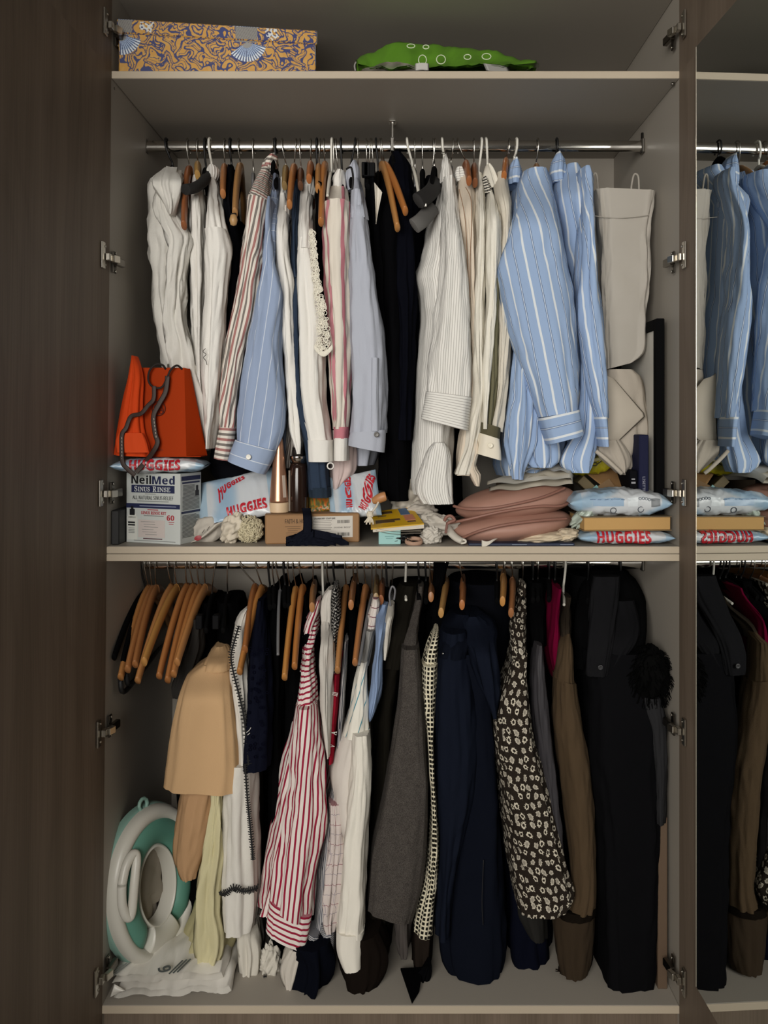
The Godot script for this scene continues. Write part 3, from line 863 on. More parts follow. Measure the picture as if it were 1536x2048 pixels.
	part(o, "button_loop", ring(P(661, 932, -0.04), 0.0065, 0.0016, Vector3(0.2, 0, 1).normalized()), white2)
	# grey-lavender shirt
	var lav := fabric("adb1bd")
	o = garment("shirt", "plain grey-lavender shirt with a buttoned cuff, left of the dark coats", "shirt", 708, 345)
	part(o, "collar", cloth([[326, 704, 712, -6], [340, 692, 719], [356, 690, 721], [380, 697, 718]], {"z": -0.17, "d": 0.06, "e": 1.0, "a": 0.002}), lav)
	part(o, "yoke", cloth([[362, 701, 720], [388, 702, 727], [410, 701, 730], [440, 700, 736]], {"z": -0.05, "zt": -0.17, "d": 0.07, "tr": 0.8, "a": 0.003}), lav)
	part(o, "sleeve", cloth([[386, 703, 726], [420, 701, 731], [470, 699, 741], [540, 698, 750], [600, 698, 757], [660, 697, 766], [740, 701, 773], [800, 703, 775], [840, 702, 773], [866, 700, 771]], {"z": -0.032, "zt": -0.06, "d": 0.09, "n": 4, "a": 0.005}), lav)
	part(o, "cuff", cloth([[862, 700, 772, -6], [880, 698, 771, 6], [898, 697, 769, 14]], {"z": -0.03, "d": 0.08, "a": 0.001, "w": 0.0008, "e": 0.75}), lav)
	part(o, "placket", cloth([[716, 742, 757], [800, 741, 757], [862, 740, 758]], {"z": -0.027, "d": 0.03, "a": 0.0005, "w": 0.0005, "e": 0.7}), lav)
	button(o, 753, 869, -0.026, "4a4640")
	part(o, "body", cloth([[420, 703, 735], [700, 690, 765], [880, 690, 765], [930, 700, 750]], {"z": -0.13, "d": 0.24}), lav)

func upper_clothes_right() -> void:
	var dark := fabric("08080a")
	var navy := fabric("0b0c13")
	var o := garment("coat", "black coat just right of the grey-lavender shirt", "coat", 745, 360)
	part(o, "body", cloth([[352, 735, 755], [400, 728, 765], [600, 735, 790], [800, 760, 800], [980, 752, 805]], {"z": -0.12, "d": 0.25}), dark)
	o = garment("jacket", "black jacket with a scrap of white lining at its collar, under the wooden hangers", "jacket", 765, 365)
	part(o, "body", cloth([[345, 757, 778], [380, 748, 800], [460, 750, 812], [700, 760, 820], [860, 765, 826], [1000, 770, 826]], {"z": -0.085, "zt": -0.19, "d": 0.28, "tr": 0.15}), dark)
	part(o, "lining", sheet(func(u: float, v: float) -> Vector3: return P(lerpf(748, 765, u) * (1 - v) + 752 * v, lerpf(365, 385, u) * (1 - v) + 448 * v, -0.075 - 0.01 * sin(u * PI)), 0.0015, 6, 8), fabric("d0cabf"), "white scrap of lining")
	o = garment("coat", "dark navy coat with a high shoulder mid-rail, left of the black padded hanger", "coat", 800, 320)
	part(o, "shoulder", cloth([[312, 782, 806], [325, 778, 818], [345, 776, 824], [400, 782, 828]], {"z": -0.12, "zt": -0.2, "d": 0.1, "tr": 0.8}), navy)
	part(o, "sleeve", cloth([[385, 783, 826], [450, 789, 829], [540, 785, 832], [585, 783, 834], [640, 792, 830], [760, 792, 826], [880, 786, 824]], {"z": -0.075, "zt": -0.11, "d": 0.09, "a": 0.006, "n": 4}), navy)
	part(o, "body", cloth([[400, 790, 850], [700, 795, 850], [960, 790, 850], [1010, 795, 845]], {"z": -0.15, "d": 0.26}), navy)
	o = garment("dress", "black dress hanging behind the fine-striped shirt down to the shelf", "dress", 850, 400)
	part(o, "body", cloth([[360, 845, 870], [500, 830, 900], [800, 825, 920], [1030, 840, 930]], {"z": -0.2, "d": 0.2}), dark)
	# fine grey pinstripe on white
	var fs := striped("dfddd8", [[0.0, 0.24, "aca8a3"]], 0.0052)
	o = garment("shirt", "white shirt with fine grey pinstripes and a long rounded tail", "shirt", 890, 330)
	part(o, "collar", cloth([[313, 889, 893], [322, 884, 898], [345, 880, 906], [368, 879, 910]], {"z": -0.16, "zt": -0.2, "d": 0.06, "e": 1.0, "a": 0.002}), fs)
	part(o, "body", cloth([[380, 879, 905], [415, 870, 915], [440, 858, 920], [470, 850, 925], [520, 836, 930], [552, 823, 930], [575, 829, 930], [600, 833, 930], [650, 836, 930], [700, 832, 925], [750, 829, 920], [800, 827, 915], [850, 826, 912], [900, 823, 910], [960, 821, 909], [990, 824, 909]], {"z": -0.065, "zt": -0.17, "d": 0.24, "dt": 0.08, "tr": 0.2, "a": 0.007, "n": 6}), fs)
	part(o, "sleeve", cloth([[358, 886, 908], [400, 885, 915], [450, 883, 922], [500, 880, 931], [560, 876, 936], [620, 870, 940], [700, 860, 943], [760, 853, 945], [795, 853, 944, 8]], {"z": -0.02, "zt": -0.13, "d": 0.085, "tr": 0.3, "n": 4, "a": 0.005, "sh": -0.06}), fs)
	part(o, "cuff", cloth([[789, 852, 944, 12], [815, 848, 940, 20], [850, 841, 937, 25]], {"z": -0.016, "d": 0.08, "rot": true, "a": 0.0015, "w": 0.0008, "e": 0.8}), fs)
	part(o, "tail", cloth([[885, 868, 890], [900, 855, 900], [930, 843, 903], [960, 833, 905], [985, 832, 907], [1007, 845, 909]], {"z": -0.035, "d": 0.06, "a": 0.004, "e": 0.8}), fs, "rounded shirt tail")
	# creams
	var beige := fabric("d3c6b5")
	var cream := fabric("dad5c9")
	o = garment("blouse", "beige blouse with brown piped seams, right beside the fine-striped shirt", "blouse", 925, 345)
	part(o, "collar", cloth([[337, 912, 924], [350, 908, 928], [366, 912, 930]], {"z": -0.17, "d": 0.05, "rot": true}), fs)
	part(o, "sleeve", cloth([[348, 922, 936], [372, 915, 948], [430, 917, 953], [500, 926, 953], [600, 933, 953], [700, 940, 960], [800, 938, 964], [880, 920, 960], [930, 915, 950], [950, 911, 946]], {"z": -0.065, "zt": -0.17, "d": 0.08, "tr": 0.15, "a": 0.007}), beige)
	part(o, "piping", join([tube([P(918, 378, -0.068), P(929, 430, -0.062), P(934, 500, -0.06), P(938, 590, -0.06)], 0.0008, 24, 5), tube([P(931, 374, -0.066), P(942, 400, -0.062), P(943, 450, -0.06), P(940, 520, -0.06), P(940, 595, -0.06)], 0.0008, 24, 5)]), mat("8a6a50", 0.9), "brown piped seams")
	o = garment("blouse", "narrow cream blouse with a long open cuff, second right of the fine-striped shirt", "blouse", 957, 360)
	part(o, "sleeve", cloth([[352, 950, 964], [368, 948, 967], [400, 950, 970], [470, 952, 972], [560, 948, 970], [700, 944, 968], [800, 945, 968], [850, 934, 966], [900, 926, 955], [948, 911, 940]], {"z": -0.05, "zt": -0.17, "d": 0.08, "tr": 0.15, "a": 0.006}), cream)
	part(o, "cuff_tab", cloth([[870, 940, 954], [900, 940, 957], [930, 937, 950], [950, 940, 960], [972, 951, 959]], {"z": -0.055, "d": 0.03, "a": 0.003}), beige)
	o = garment("blouse", "ivory blouse with a dark ribbed collar edge, left of the cream round-neck top", "blouse", 975, 365)
	part(o, "collar", cloth([[356, 966, 973], [370, 965, 978], [388, 970, 984]], {"z": -0.15, "d": 0.04, "rot": true}), striped("cfcac0", [[0.0, 0.5, "3e3c3a"]], 0.006))
	part(o, "sleeve", cloth([[388, 973, 985], [410, 972, 994], [440, 972, 1001], [520, 971, 1000], [600, 972, 994], [660, 968, 990], [740, 965, 985], [800, 965, 978], [858, 964, 974]], {"z": -0.04, "zt": -0.15, "d": 0.075, "tr": 0.12, "a": 0.006}), fabric("dfdbd0"))
	o = garment("sweater", "cream round-neck top with an olive-banded white cuff, left of the blue-striped shirts", "top", 985, 345)
	part(o, "collar", cloth([[336, 969, 980], [345, 967, 990], [362, 968, 1002], [380, 974, 1004]], {"z": -0.15, "d": 0.09, "e": 1.0}), cream)
	part(o, "sleeve", cloth([[350, 990, 1012], [375, 988, 1018], [430, 1000, 1023], [500, 1000, 1025], [600, 990, 1026], [660, 990, 1024], [740, 985, 1018], [800, 978, 1012], [858, 966, 1002, 12]], {"z": -0.055, "zt": -0.16, "d": 0.08, "tr": 0.12, "a": 0.008}), fabric("cfc8ba"))
	part(o, "stripe", cloth([[560, 984, 998], [640, 980, 996], [760, 974, 994], [850, 970, 984]], {"z": -0.05, "d": 0.06, "a": 0.003}), fabric("6a6650"), "olive side stripe")
	part(o, "cuff_band", cloth([[850, 961, 1001, 12], [862, 960, 1000, 12], [874, 958, 999, 13]], {"z": -0.042, "d": 0.07, "a": 0.001, "w": 0.0005}), fabric("57523f"), "olive cuff band")
	part(o, "cuff", cloth([[872, 958, 999, 13], [895, 954, 1003, 14], [914, 951, 1004, 15]], {"z": -0.041, "d": 0.072, "a": 0.001, "w": 0.0005, "e": 0.75}), fabric("e0d8c8"))
	button(o, 981, 891, -0.037, "e4dcc8")
	# the two blue shirts
	var bl := striped("93a9ca", [[0.0, 0.115, "d4d9dd"], [0.50, 0.022, "39435c"], [0.535, 0.03, "d4d9dd"], [0.578, 0.022, "39435c"]], 0.0415)
	o = garment("shirt", "light blue white-and-navy striped shirt, the wider front one", "shirt", 1060, 345)
	part(o, "collar", cloth([[321, 1026, 1034], [335, 1017, 1042], [352, 1011, 1046], [372, 1013, 1040]], {"z": -0.17, "d": 0.07, "rot": true, "e": 1.0, "a": 0.002}), bl)
	part(o, "body", cloth([[346, 1040, 1092], [380, 1022, 1108], [430, 1022, 1115], [480, 1016, 1120], [520, 1005, 1125], [580, 1005, 1140], [700, 1020, 1140], [800, 1010, 1130], [880, 1004, 1140], [930, 1000, 1120], [956, 1010, 1090]], {"z": -0.1, "zt": -0.2, "d": 0.26, "tr": 0.15, "a": 0.009, "n": 7, "sh": -0.12}), bl)
	part(o, "sleeve", cloth([[344, 1046, 1096], [365, 1036, 1103], [400, 1031, 1110], [440, 1022, 1117], [480, 1010, 1127], [510, 997, 1134], [540, 988, 1139], [575, 995, 1149], [620, 1006, 1154], [660, 1016, 1156], [710, 1034, 1158], [770, 1055, 1159], [828, 1078, 1158, -14]], {"z": -0.005, "zt": -0.13, "d": 0.10, "tr": 0.25, "n": 3, "a": 0.005, "sh": 0.2}), bl)
	part(o, "cuff", cloth([[828, 1078, 1159, -18], [855, 1086, 1163, -20], [879, 1094, 1167, -20]], {"z": 0.0, "d": 0.09, "rot": true, "a": 0.001, "w": 0.0008, "e": 0.75}), bl)
	part(o, "tail", cloth([[700, 1030, 1056], [800, 1018, 1075], [880, 1010, 1075], [940, 1022, 1050], [958, 1024, 1048]], {"z": -0.045, "d": 0.06, "n": 4, "a": 0.008, "sh": -0.12}), bl)
	part(o, "tail", cloth([[780, 1060, 1100], [860, 1050, 1110], [920, 1052, 1115], [935, 1066, 1100]], {"z": -0.06, "d": 0.06, "n": 4, "a": 0.008}), bl)
	o = garment("shirt", "light blue white-and-navy striped shirt, the narrower one touching the paper bag", "shirt", 1140, 340)
	part(o, "collar", cloth([[308, 1112, 1120], [322, 1105, 1130], [345, 1100, 1133], [368, 1103, 1132]], {"z": -0.17, "d": 0.06, "rot": true, "e": 1.0, "a": 0.002}), bl)
	part(o, "body", cloth([[335, 1118, 1165], [350, 1108, 1178], [400, 1112, 1184], [480, 1125, 1188], [560, 1140, 1192], [660, 1145, 1200], [780, 1140, 1206], [880, 1130, 1205], [920, 1120, 1190]], {"z": -0.09, "zt": -0.18, "d": 0.24, "tr": 0.12, "a": 0.010, "n": 7}), bl)
	part(o, "sleeve", cloth([[340, 1158, 1178], [352, 1157, 1184], [420, 1160, 1187], [500, 1158, 1193], [590, 1155, 1199], [640, 1156, 1205], [720, 1166, 1211], [780, 1176, 1213], [836, 1190, 1214]], {"z": -0.04, "zt": -0.09, "d": 0.09, "n": 3, "a": 0.005, "sh": 0.16}), bl)
	part(o, "cuff", cloth([[834, 1190, 1214], [862, 1194, 1215], [893, 1199, 1216]], {"z": -0.035, "d": 0.07, "rot": true, "a": 0.001, "w": 0.0008}), bl)
	part(o, "tail", cloth([[640, 1152, 1175], [760, 1160, 1186], [860, 1150, 1195], [925, 1120, 1190], [945, 1140, 1180]], {"z": -0.075, "d": 0.06, "n": 4, "a": 0.008}), bl)

# ---------------------------------------------------------------- lower rail
func lower_hangers() -> void:
	var o := hanger("black hanger with a trouser bar, leftmost on the lower rail, against the side panel", "black", 283, 1186, 228, 1316, 276, -0.03)
	bar(o, 283, 1186, 234, 1345, -0.03, mat("101012", 0.6))
	o = hanger("second black hanger with a trouser bar, behind the leftmost wooden hangers", "black", 291, 1186, 246, 1322, 284, -0.05)
	bar(o, 291, 1186, 246, 1330, -0.05, mat("101012", 0.6))
	var g := "bare wooden hangers bunched at the left"
	var w := [[296, 1180, 241, 1356, "a9703a", "reaching furthest left"], [304, 1181, 255, 1340, "a2683a", "second from the left, with a paler tip"], [312, 1179, 270, 1330, "9a6236", "third from the left"], [342, 1177, 275, 1363, "aa7240", "fourth from the left"], [353, 1178, 288, 1325, "b5803f", "with the broadest yellowish arm"], [373, 1176, 318, 1354, "a06434", "just right of the broad yellowish one"], [386, 1176, 335, 1362, "9c6030", "second right of the broad yellowish one"], [398, 1178, 347, 1350, "a56a36", "second from the right of the bunch"], [410, 1178, 354, 1326, "ac7440", "rightmost of the bunch, with a long pale arm"]]
	var i := 0
	for h in w:
		hanger("bare wooden hanger at the lower left, " + h[5], "wood", h[0], h[1], h[2], h[3], h[0] - 4 + 3 * (i % 3), -0.035 + 0.006 * (i % 3) - (0.015 if i in [2, 5] else 0.0) + (0.03 if i == 4 else 0.0), g, h[4])
		i += 1
	o = hanger("left black clip hanger holding dark trousers, right of the bare wooden hangers", "clip", 424, 1192, 412, 1262, 434, -0.11)
	o = hanger("right black clip hanger holding dark trousers, above the tan jacket", "clip", 455, 1192, 446, 1262, 458, -0.11)
	hanger("wooden hanger in front of the white embroidered dress, left of a touching pair", "wood", 509, 1177, 490, 1300, 480, -0.06, "", "8e5228")
	hanger("wooden hanger in front of the white embroidered dress, right of a touching pair, tip lowest", "wood", 523, 1179, 479, 1345, 512, -0.035, "", "a2682f")
	hanger("grey translucent hanger among the black clothes, left of the centre wooden hangers", "wire", 560, 1180, 556, 1310, 552, -0.06)
	var bl := [[540, 1180, "just right of the navy eyelet top"], [548, 1178, "second right of the navy eyelet top"], [570, 1176, "left of the longest centre wooden hanger"], [578, 1178, "touching the longest centre wooden hanger"], [656, 1172, "left of the black and white print"], [669, 1170, "inside the black and white print"], [716, 1174, "between the two plain centre wooden hangers"], [774, 1180, "beside the pale blue shirt"], [838, 1165, "inside the grey wool coat"], [852, 1168, "right of the grey wool coat"], [994, 1168, "left of the patterned dress"], [1046, 1168, "inside the patterned dress"], [1066, 1166, "right of the patterned dress"], [1076, 1164, "beside the charcoal jacket"], [1098, 1164, "left of the crimson top"], [1110, 1166, "inside the crimson top"], [1176, 1168, "inside the big black parka, left hook"], [1240, 1166, "inside the big black parka, right hook"]]
	for h in bl:
		hanger("black hanger on the lower rail, " + h[2], "black", h[0], h[1], h[0], h[1] + 35, h[0] - 2, -0.17)
	hanger("longest wooden hanger at the centre left of the lower rail", "wood", 591, 1182, 569, 1356, 586, -0.03, "", "b07636")
	hanger("orange-brown wooden hanger right of the longest centre one", "wood", 605, 1178, 589, 1334, 598, -0.045, "", "a5642c")
	hanger("wooden hanger stub above the red-striped shirt", "wood", 627, 1178, 624, 1215, 627, -0.12, "", "9d6a3c")
	hanger("white hanger with a straight hook inside the grey-white blouse", "white", 646, 1190, 655, 1215, 646, -0.17)
	hanger("slim wooden hanger right of the black and white print", "wood", 692, 1179, 675, 1342, 690, -0.04, "", "a5703f")
	hanger("short wooden hanger, third right of the red-striped shirt", "wood", 707, 1172, 702, 1210, 707, -0.10, "", "9a6036")
	hanger("wooden hanger next to the yellow one at the centre", "wood", 731, 1178, 710, 1326, 728, -0.04, "", "a2673a")
	hanger("yellow slim hanger left of the plaid-necked white shirt", "wire", 744, 1188, 718, 1330, 744, -0.032)
	hanger("olive wooden hanger stub above the plaid-necked white shirt", "wood", 753, 1179, 752, 1196, 752, -0.14, "", "8a7448")
	hanger("reddish wooden hanger stub behind the pale blue shirt", "wood", 764, 1176, 762, 1200, 764, -0.15, "", "8a4a26")
	o = hanger("clear grey hanger with a looped neck beside the pale blue shirt", "wire", 784, 1190, 784, 1220, 786, -0.15)
	part(o, "neck_loop", tube([P(781, 1212, -0.12), P(779, 1190, -0.12), P(784, 1173, -0.12), P(790, 1180, -0.12), P(788, 1200, -0.12)], 0.0022, 24, 8), mat("6c6c70", 0.3))
	hanger("white hanger with a straight hook above the dark olive coat", "white", 811, 1172, 812, 1200, 812, -0.17)
	hanger("small wooden hanger stub between the grey coat and the navy strap", "wood", 863, 1176, 862, 1194, 858, -0.12, "", "8f5a30")
	hanger("pale wooden hanger left of the pair above the navy hooded jacket", "wood", 891, 1173, 882, 1226, 890, -0.08, "", "b0854c")
	hanger("reddish wooden hanger right of the pair above the navy hooded jacket", "wood", 926, 1173, 924, 1210, 918, -0.10, "", "a05c2c")
	hanger("pale wooden hanger stub, left of the pair beside the patterned dress", "wood", 1007, 1156, 1005, 1203, 1008, -0.09, "", "b57c3c")
	hanger("brown wooden hanger stub touching the patterned dress", "wood", 1025, 1164, 1022, 1226, 1022, -0.09, "", "8f5a36")
	hanger("white hanger with a straight hook above the brown suede coat", "white", 1127, 1184, 1128, 1210, 1129, -0.17)

func lower_clothes_left() -> void:
	var dark := fabric("070708")
	var navy := fabric("10121e")
	var white := fabric("dad5ca")
	var o := garment("trousers", "dark trousers on the left clip hanger, in shadow under the bare wooden hangers", "trousers", 420, 1230)
	part(o, "leg", cloth([[1200, 400, 436], [1300, 375, 438], [1400, 355, 440], [1700, 350, 440], [1880, 360, 430]], {"z": -0.2, "d": 0.16, "a": 0.004}), dark)
	o = garment("trousers", "dark trousers on the right clip hanger, behind the tan jacket", "trousers", 455, 1230)
	part(o, "leg", cloth([[1200, 432, 480], [1300, 430, 500], [1700, 436, 500], [1880, 445, 490]], {"z": -0.19, "d": 0.16, "a": 0.004}), dark)
	o = garment("grey_skirt", "charcoal skirt hanging slantwise behind the bare wooden hangers", "skirt", 400, 1240)
	part(o, "panel", cloth([[1235, 385, 405], [1300, 365, 402], [1372, 342, 380], [1392, 346, 372]], {"z": -0.12, "d": 0.06}), fabric("2a2826"))
	# tan jacket
	var tan := fabric("bd9b74")
	o = garment("tan_jacket", "tan jacket with a wide short sleeve and a longer inner sleeve", "jacket", 445, 1300)
	part(o, "shoulder", cloth([[1288, 432, 454], [1296, 424, 460], [1315, 414, 462], [1338, 404, 464]], {"z": -0.08, "zt": -0.16, "d": 0.07, "tr": 0.8, "a": 0.002, "e": 1.0}), tan)
	part(o, "sleeve", cloth([[1322, 408, 462], [1340, 380, 463], [1356, 371, 464], [1390, 359, 467], [1450, 346, 472], [1520, 335, 476], [1574, 325, 477, 12]], {"z": -0.03, "zt": -0.09, "d": 0.11, "tr": 0.3, "n": 3, "a": 0.007, "w": 0.0012, "e": 0.65}), tan)
	part(o, "inner_sleeve", cloth([[1540, 372, 440], [1600, 358, 430], [1650, 350, 422], [1700, 346, 412], [1730, 350, 402], [1748, 362, 396]], {"z": -0.065, "d": 0.08, "n": 3, "a": 0.005}), fabric("b08c68"))
	part(o, "hem", cloth([[1330, 448, 470], [1500, 455, 480], [1640, 430, 470]], {"z": -0.14, "d": 0.24}), tan)
	# pale yellow-green blouse
	var yl := fabric("c6be98")
	o = garment("blouse", "sheer yellow-green blouse whose long sleeve hangs to the white plastic bag", "blouse", 435, 1560)
	part(o, "sleeve", cloth([[1500, 430, 452], [1590, 424, 453], [1650, 414, 452], [1700, 404, 450], [1760, 395, 443], [1800, 393, 441], [1850, 390, 448], [1890, 388, 452], [1920, 390, 440], [1937, 398, 425]], {"z": -0.055, "d": 0.075, "n": 4, "a": 0.008, "w": 0.004}), yl)
	part(o, "body", cloth([[1700, 405, 460], [1800, 390, 462], [1860, 374, 468], [1895, 362, 472], [1922, 372, 455]], {"z": -0.085, "d": 0.16, "n": 4, "a": 0.009, "w": 0.005}), fabric("b8b088"))
	# white dress with black stitching
	var wd := fabric("cfcbc3")
	o = garment("white_dress", "white cotton dress with black cross-stitched seams, left of the navy eyelet top", "dress", 485, 1240)
	part(o, "collar", cloth([[1213, 493, 503], [1225, 480, 503], [1245, 471, 501], [1268, 470, 492]], {"z": -0.14, "d": 0.07, "e": 1.0, "a": 0.002}), wd)
	part(o, "bodice", cloth([[1245, 471, 496], [1300, 462, 496], [1350, 457, 500], [1400, 466, 504], [1450, 473, 505], [1530, 474, 512]], {"z": -0.06, "zt": -0.14, "d": 0.09, "tr": 0.5, "n": 3}), wd)
	part(o, "skirt", cloth([[1520, 452, 512], [1600, 446, 512], [1680, 443, 514], [1760, 441, 516], [1800, 442, 516], [1855, 445, 512, -6]], {"z": -0.05, "d": 0.12, "n": 7, "a": 0.007}), wd)
	part(o, "stitching", stitches([P(478, 1252, -0.085), P(468, 1285, -0.062), P(462, 1315, -0.054), P(468, 1350, -0.053), P(478, 1390, -0.053), P(487, 1430, -0.053), P(493, 1480, -0.053), P(497, 1530, -0.048)], 44, 0.0058, 0.0012), mat("0c0c0e", 0.8), "black blanket-stitch along the neckline")
	part(o, "stitching", stitches([P(490, 1528, -0.046), P(495, 1600, -0.043), P(501, 1660, -0.042), P(506, 1720, -0.045)], 40, 0.0045, 0.0012), mat("0c0c0e", 0.8), "black cross-stitch down the seam")
	part(o, "stitching", stitches([P(440, 1789, -0.062), P(452, 1786, -0.046), P(468, 1776, -0.042), P(484, 1783, -0.042), P(500, 1781, -0.045), P(515, 1776, -0.058)], 24, 0.007, 0.0013), mat("0c0c0e", 0.8), "black stitched band above the hem")
	part(o, "petticoat", cloth([[1840, 473, 516], [1890, 475, 524], [1930, 480, 520], [1952, 484, 512]], {"z": -0.085, "d": 0.1, "n": 4, "a": 0.008, "w": 0.004}), fabric("c8c3b8"))
	part(o, "bow", lump(P(541, 1925, -0.11), Vector3(0.021, 0.040, 0.02), 0.5, 2.2, 3.0), fabric("c5c0b5"), "crumpled white bow end")
	part(o, "stitching", join([tube([P(533, 1953, -0.09), P(527, 1953, -0.085)], 0.0012, 4, 5), tube([P(528, 1948, -0.086), P(528, 1958, -0.086)], 0.001, 4, 5), tube([P(532, 1948, -0.088), P(532, 1958, -0.088)], 0.001, 4, 5)]), mat("0c0c0e", 0.8))
	# navy eyelet top
	o = garment("eyelet_top", "dark navy eyelet-lace top hanging over the white dress", "top", 520, 1240)
	part(o, "body", cloth([[1195, 518, 532], [1240, 506, 536], [1300, 497, 540], [1400, 489, 543], [1480, 484, 544], [1520, 482, 543], [1532, 484, 541]], {"z": -0.045, "zt": -0.16, "d": 0.12, "tr": 0.4, "n": 4, "a": 0.004}), navy)
	var dots := []
	rng.seed = 9
	for i in 46:
		var y := rng.randf_range(1290, 1515)
		dots.append(ring(P(lerpf(497, 535, rng.randf()), y, -0.0445), 0.0028, 0.0008, Vector3.BACK))
	var dp := part(o, "eyelets", join(dots), fabric("0a0b18"), "dark embroidered eyelets")
	dp.set_meta("kind", "stuff")
	part(o, "motif", join([tube([P(493, 1465, -0.043), P(498, 1461, -0.043), P(502, 1455, -0.043)], 0.0008, 8, 5), tube([P(495, 1470, -0.043), P(500, 1466, -0.043)], 0.0008, 6, 5)]), mat("c5c2ba", 0.8), "small white motif")
	# dark clothes behind
	var bk := [[548, 1180, 536, 575, "black dress right of the navy eyelet top"], [580, 1180, 568, 612, "black blouse behind the longest centre wooden hanger"], [612, 1185, 598, 640, "black trousers behind the red-striped shirt"], [702, 1180, 690, 722, "black top between the slim and the plain centre wooden hangers"]]
	for b in bk:
		o = garment("dark_garment", b[4], "clothing", b[0], b[1])
		part(o, "body", cloth([[b[1], b[0] - 8, b[0] + 8], [b[1] + 60, b[2], b[3]], [1500, b[2] - 4, b[3] + 3], [1800, b[2] - 6, b[3] + 6], [1905, b[2] + 2, b[3]]], {"z": -0.11, "zt": -0.2, "d": 0.26, "tr": 0.15, "a": 0.006}), dark)
		part(o, "back", cloth([[b[1] + 8, b[2] - 12, b[3] + 12], [1500, b[2] - 14, b[3] + 14], [1880, b[2] - 10, b[3] + 10]], {"z": -0.27, "d": 0.18}), dark)
	# red-striped shirt
	var red := striped("dcd2cc", [[0.0, 0.37, "90203a"]], 0.0116)
	o = garment("shirt", "white shirt with narrow crimson stripes at the centre of the lower rail", "shirt", 628, 1215)
	part(o, "collar", cloth([[1198, 634, 642], [1215, 624, 641], [1245, 610, 632], [1285, 602, 622]], {"z": -0.13, "d": 0.07, "e": 1.0, "a": 0.002}), red)
	part(o, "neck", cloth([[1215, 630, 640], [1260, 618, 636], [1300, 606, 627], [1340, 602, 628]], {"z": -0.09, "zt": -0.16, "d": 0.07, "rot": true, "tr": 0.8, "a": 0.003}), red)
	part(o, "yoke", cloth([[1290, 607, 627], [1330, 604, 628], [1370, 598, 632, -14], [1408, 592, 634, -10]], {"z": -0.05, "zt": -0.1, "d": 0.08, "rot": true, "tr": 0.8, "a": 0.003}), red)
	part(o, "body", cloth([[1350, 600, 634], [1412, 588, 640], [1470, 574, 648], [1540, 553, 654], [1600, 543, 656], [1650, 534, 655], [1700, 525, 645], [1740, 519, 635], [1790, 515, 600], [1816, 513, 560]], {"z": -0.06, "zt": -0.1, "d": 0.22, "n": 8, "a": 0.009, "sh": -0.26}), red)
	part(o, "sleeve", cloth([[1408, 592, 634], [1450, 585, 640], [1500, 578, 650], [1560, 572, 653], [1640, 562, 655], [1700, 552, 642], [1750, 546, 631, 10], [1822, 540, 624, 34]], {"z": -0.028, "d": 0.09, "n": 4, "a": 0.008, "sh": -0.10}), red)
	part(o, "cuff", cloth([[1812, 540, 624, 32], [1840, 535, 620, 36], [1877, 532, 612, 38]], {"z": -0.036, "d": 0.065, "rot": true, "a": 0.002, "w": 0.001, "e": 0.75}), red)
	# grey white blouse
	var gw := fabric("c5c0b8")
	o = garment("blouse", "grey-white blouse with a soft collar, right of the red-striped shirt", "blouse", 655, 1200)
	part(o, "collar", cloth([[1176, 657, 667], [1192, 646, 668], [1215, 642, 668], [1246, 644, 664]], {"z": -0.13, "d": 0.06, "e": 1.0, "a": 0.003}), gw)
	part(o, "body", cloth([[1236, 644, 664], [1270, 641, 667], [1310, 639, 668], [1370, 641, 666], [1420, 644, 665], [1470, 650, 662], [1505, 656, 661]], {"z": -0.045, "zt": -0.13, "d": 0.09, "tr": 0.2, "n": 3, "a": 0.007}), gw)
	o = garment("print_blouse", "black and white swirl-print blouse peeping out right of the grey-white collar", "blouse", 672, 1200)
	var sw := Image.create(64, 64, false, Image.FORMAT_RGB8)
	for y in 64:
		for x in 64:
			sw.set_pixel(x, y, Color("b5b2ac") if noise.get_noise_2d(x * 0.11, y * 0.11) + 0.4 * sin(y * 0.5) > 0.25 else Color("121214"))
	part(o, "body", cloth([[1170, 666, 676], [1190, 665, 680], [1240, 664, 681], [1280, 664, 677], [1340, 665, 676]], {"z": -0.09, "d": 0.1}), fabric("ffffff", ImageTexture.create_from_image(sw), 28.0, 28.0))
	# red garment with white lettering
	o = garment("red_top", "red top with white lettering, a narrow strip behind the grey-white blouse", "top", 672, 1350)
	part(o, "body", cloth([[1340, 667, 682], [1400, 664, 681], [1460, 659, 676], [1515, 657, 670]], {"z": -0.075, "d": 0.2}), fabric("8a1226"))
	for q in [["m", 670, 1388, 1.3], ["A", 668, 1466, 1.4], ["V", 664, 1492, 1.4]]:
		part(o, "lettering", words(q[0], 0.008, 0.011, Transform3D(Basis(Vector3.BACK, q[3]), P(q[1], q[2], -0.0725)), false, true), mat("d5cfc8", 0.8))
	var gs := striped("b5b3b2", [[0.0, 0.45, "4a4d58"]], 0.0042)
	o = garment("striped_shirt", "shirt with fine navy-grey and white stripes, its cuffs hanging below the red-striped one", "shirt", 690, 1280)
	part(o, "body", cloth([[1275, 690, 698], [1340, 684, 694], [1420, 677, 690], [1500, 672, 686], [1580, 660, 690], [1650, 645, 690], [1750, 630, 690], [1830, 622, 688], [1885, 617, 672]], {"z": -0.085, "d": 0.16, "n": 6}), gs)
	part(o, "cuff", cloth([[1860, 615, 640, 10], [1895, 613, 640, 22], [1920, 614, 638, 22]], {"z": -0.06, "d": 0.06, "rot": true, "a": 0.001}), gs)
	part(o, "cuff", cloth([[1842, 642, 670], [1880, 642, 670], [1911, 640, 669]], {"z": -0.07, "d": 0.06, "rot": true, "a": 0.001}), gs)
	var pl := Image.create(128, 128, false, Image.FORMAT_RGB8)
	pl.fill(Color("c8bdb8"))
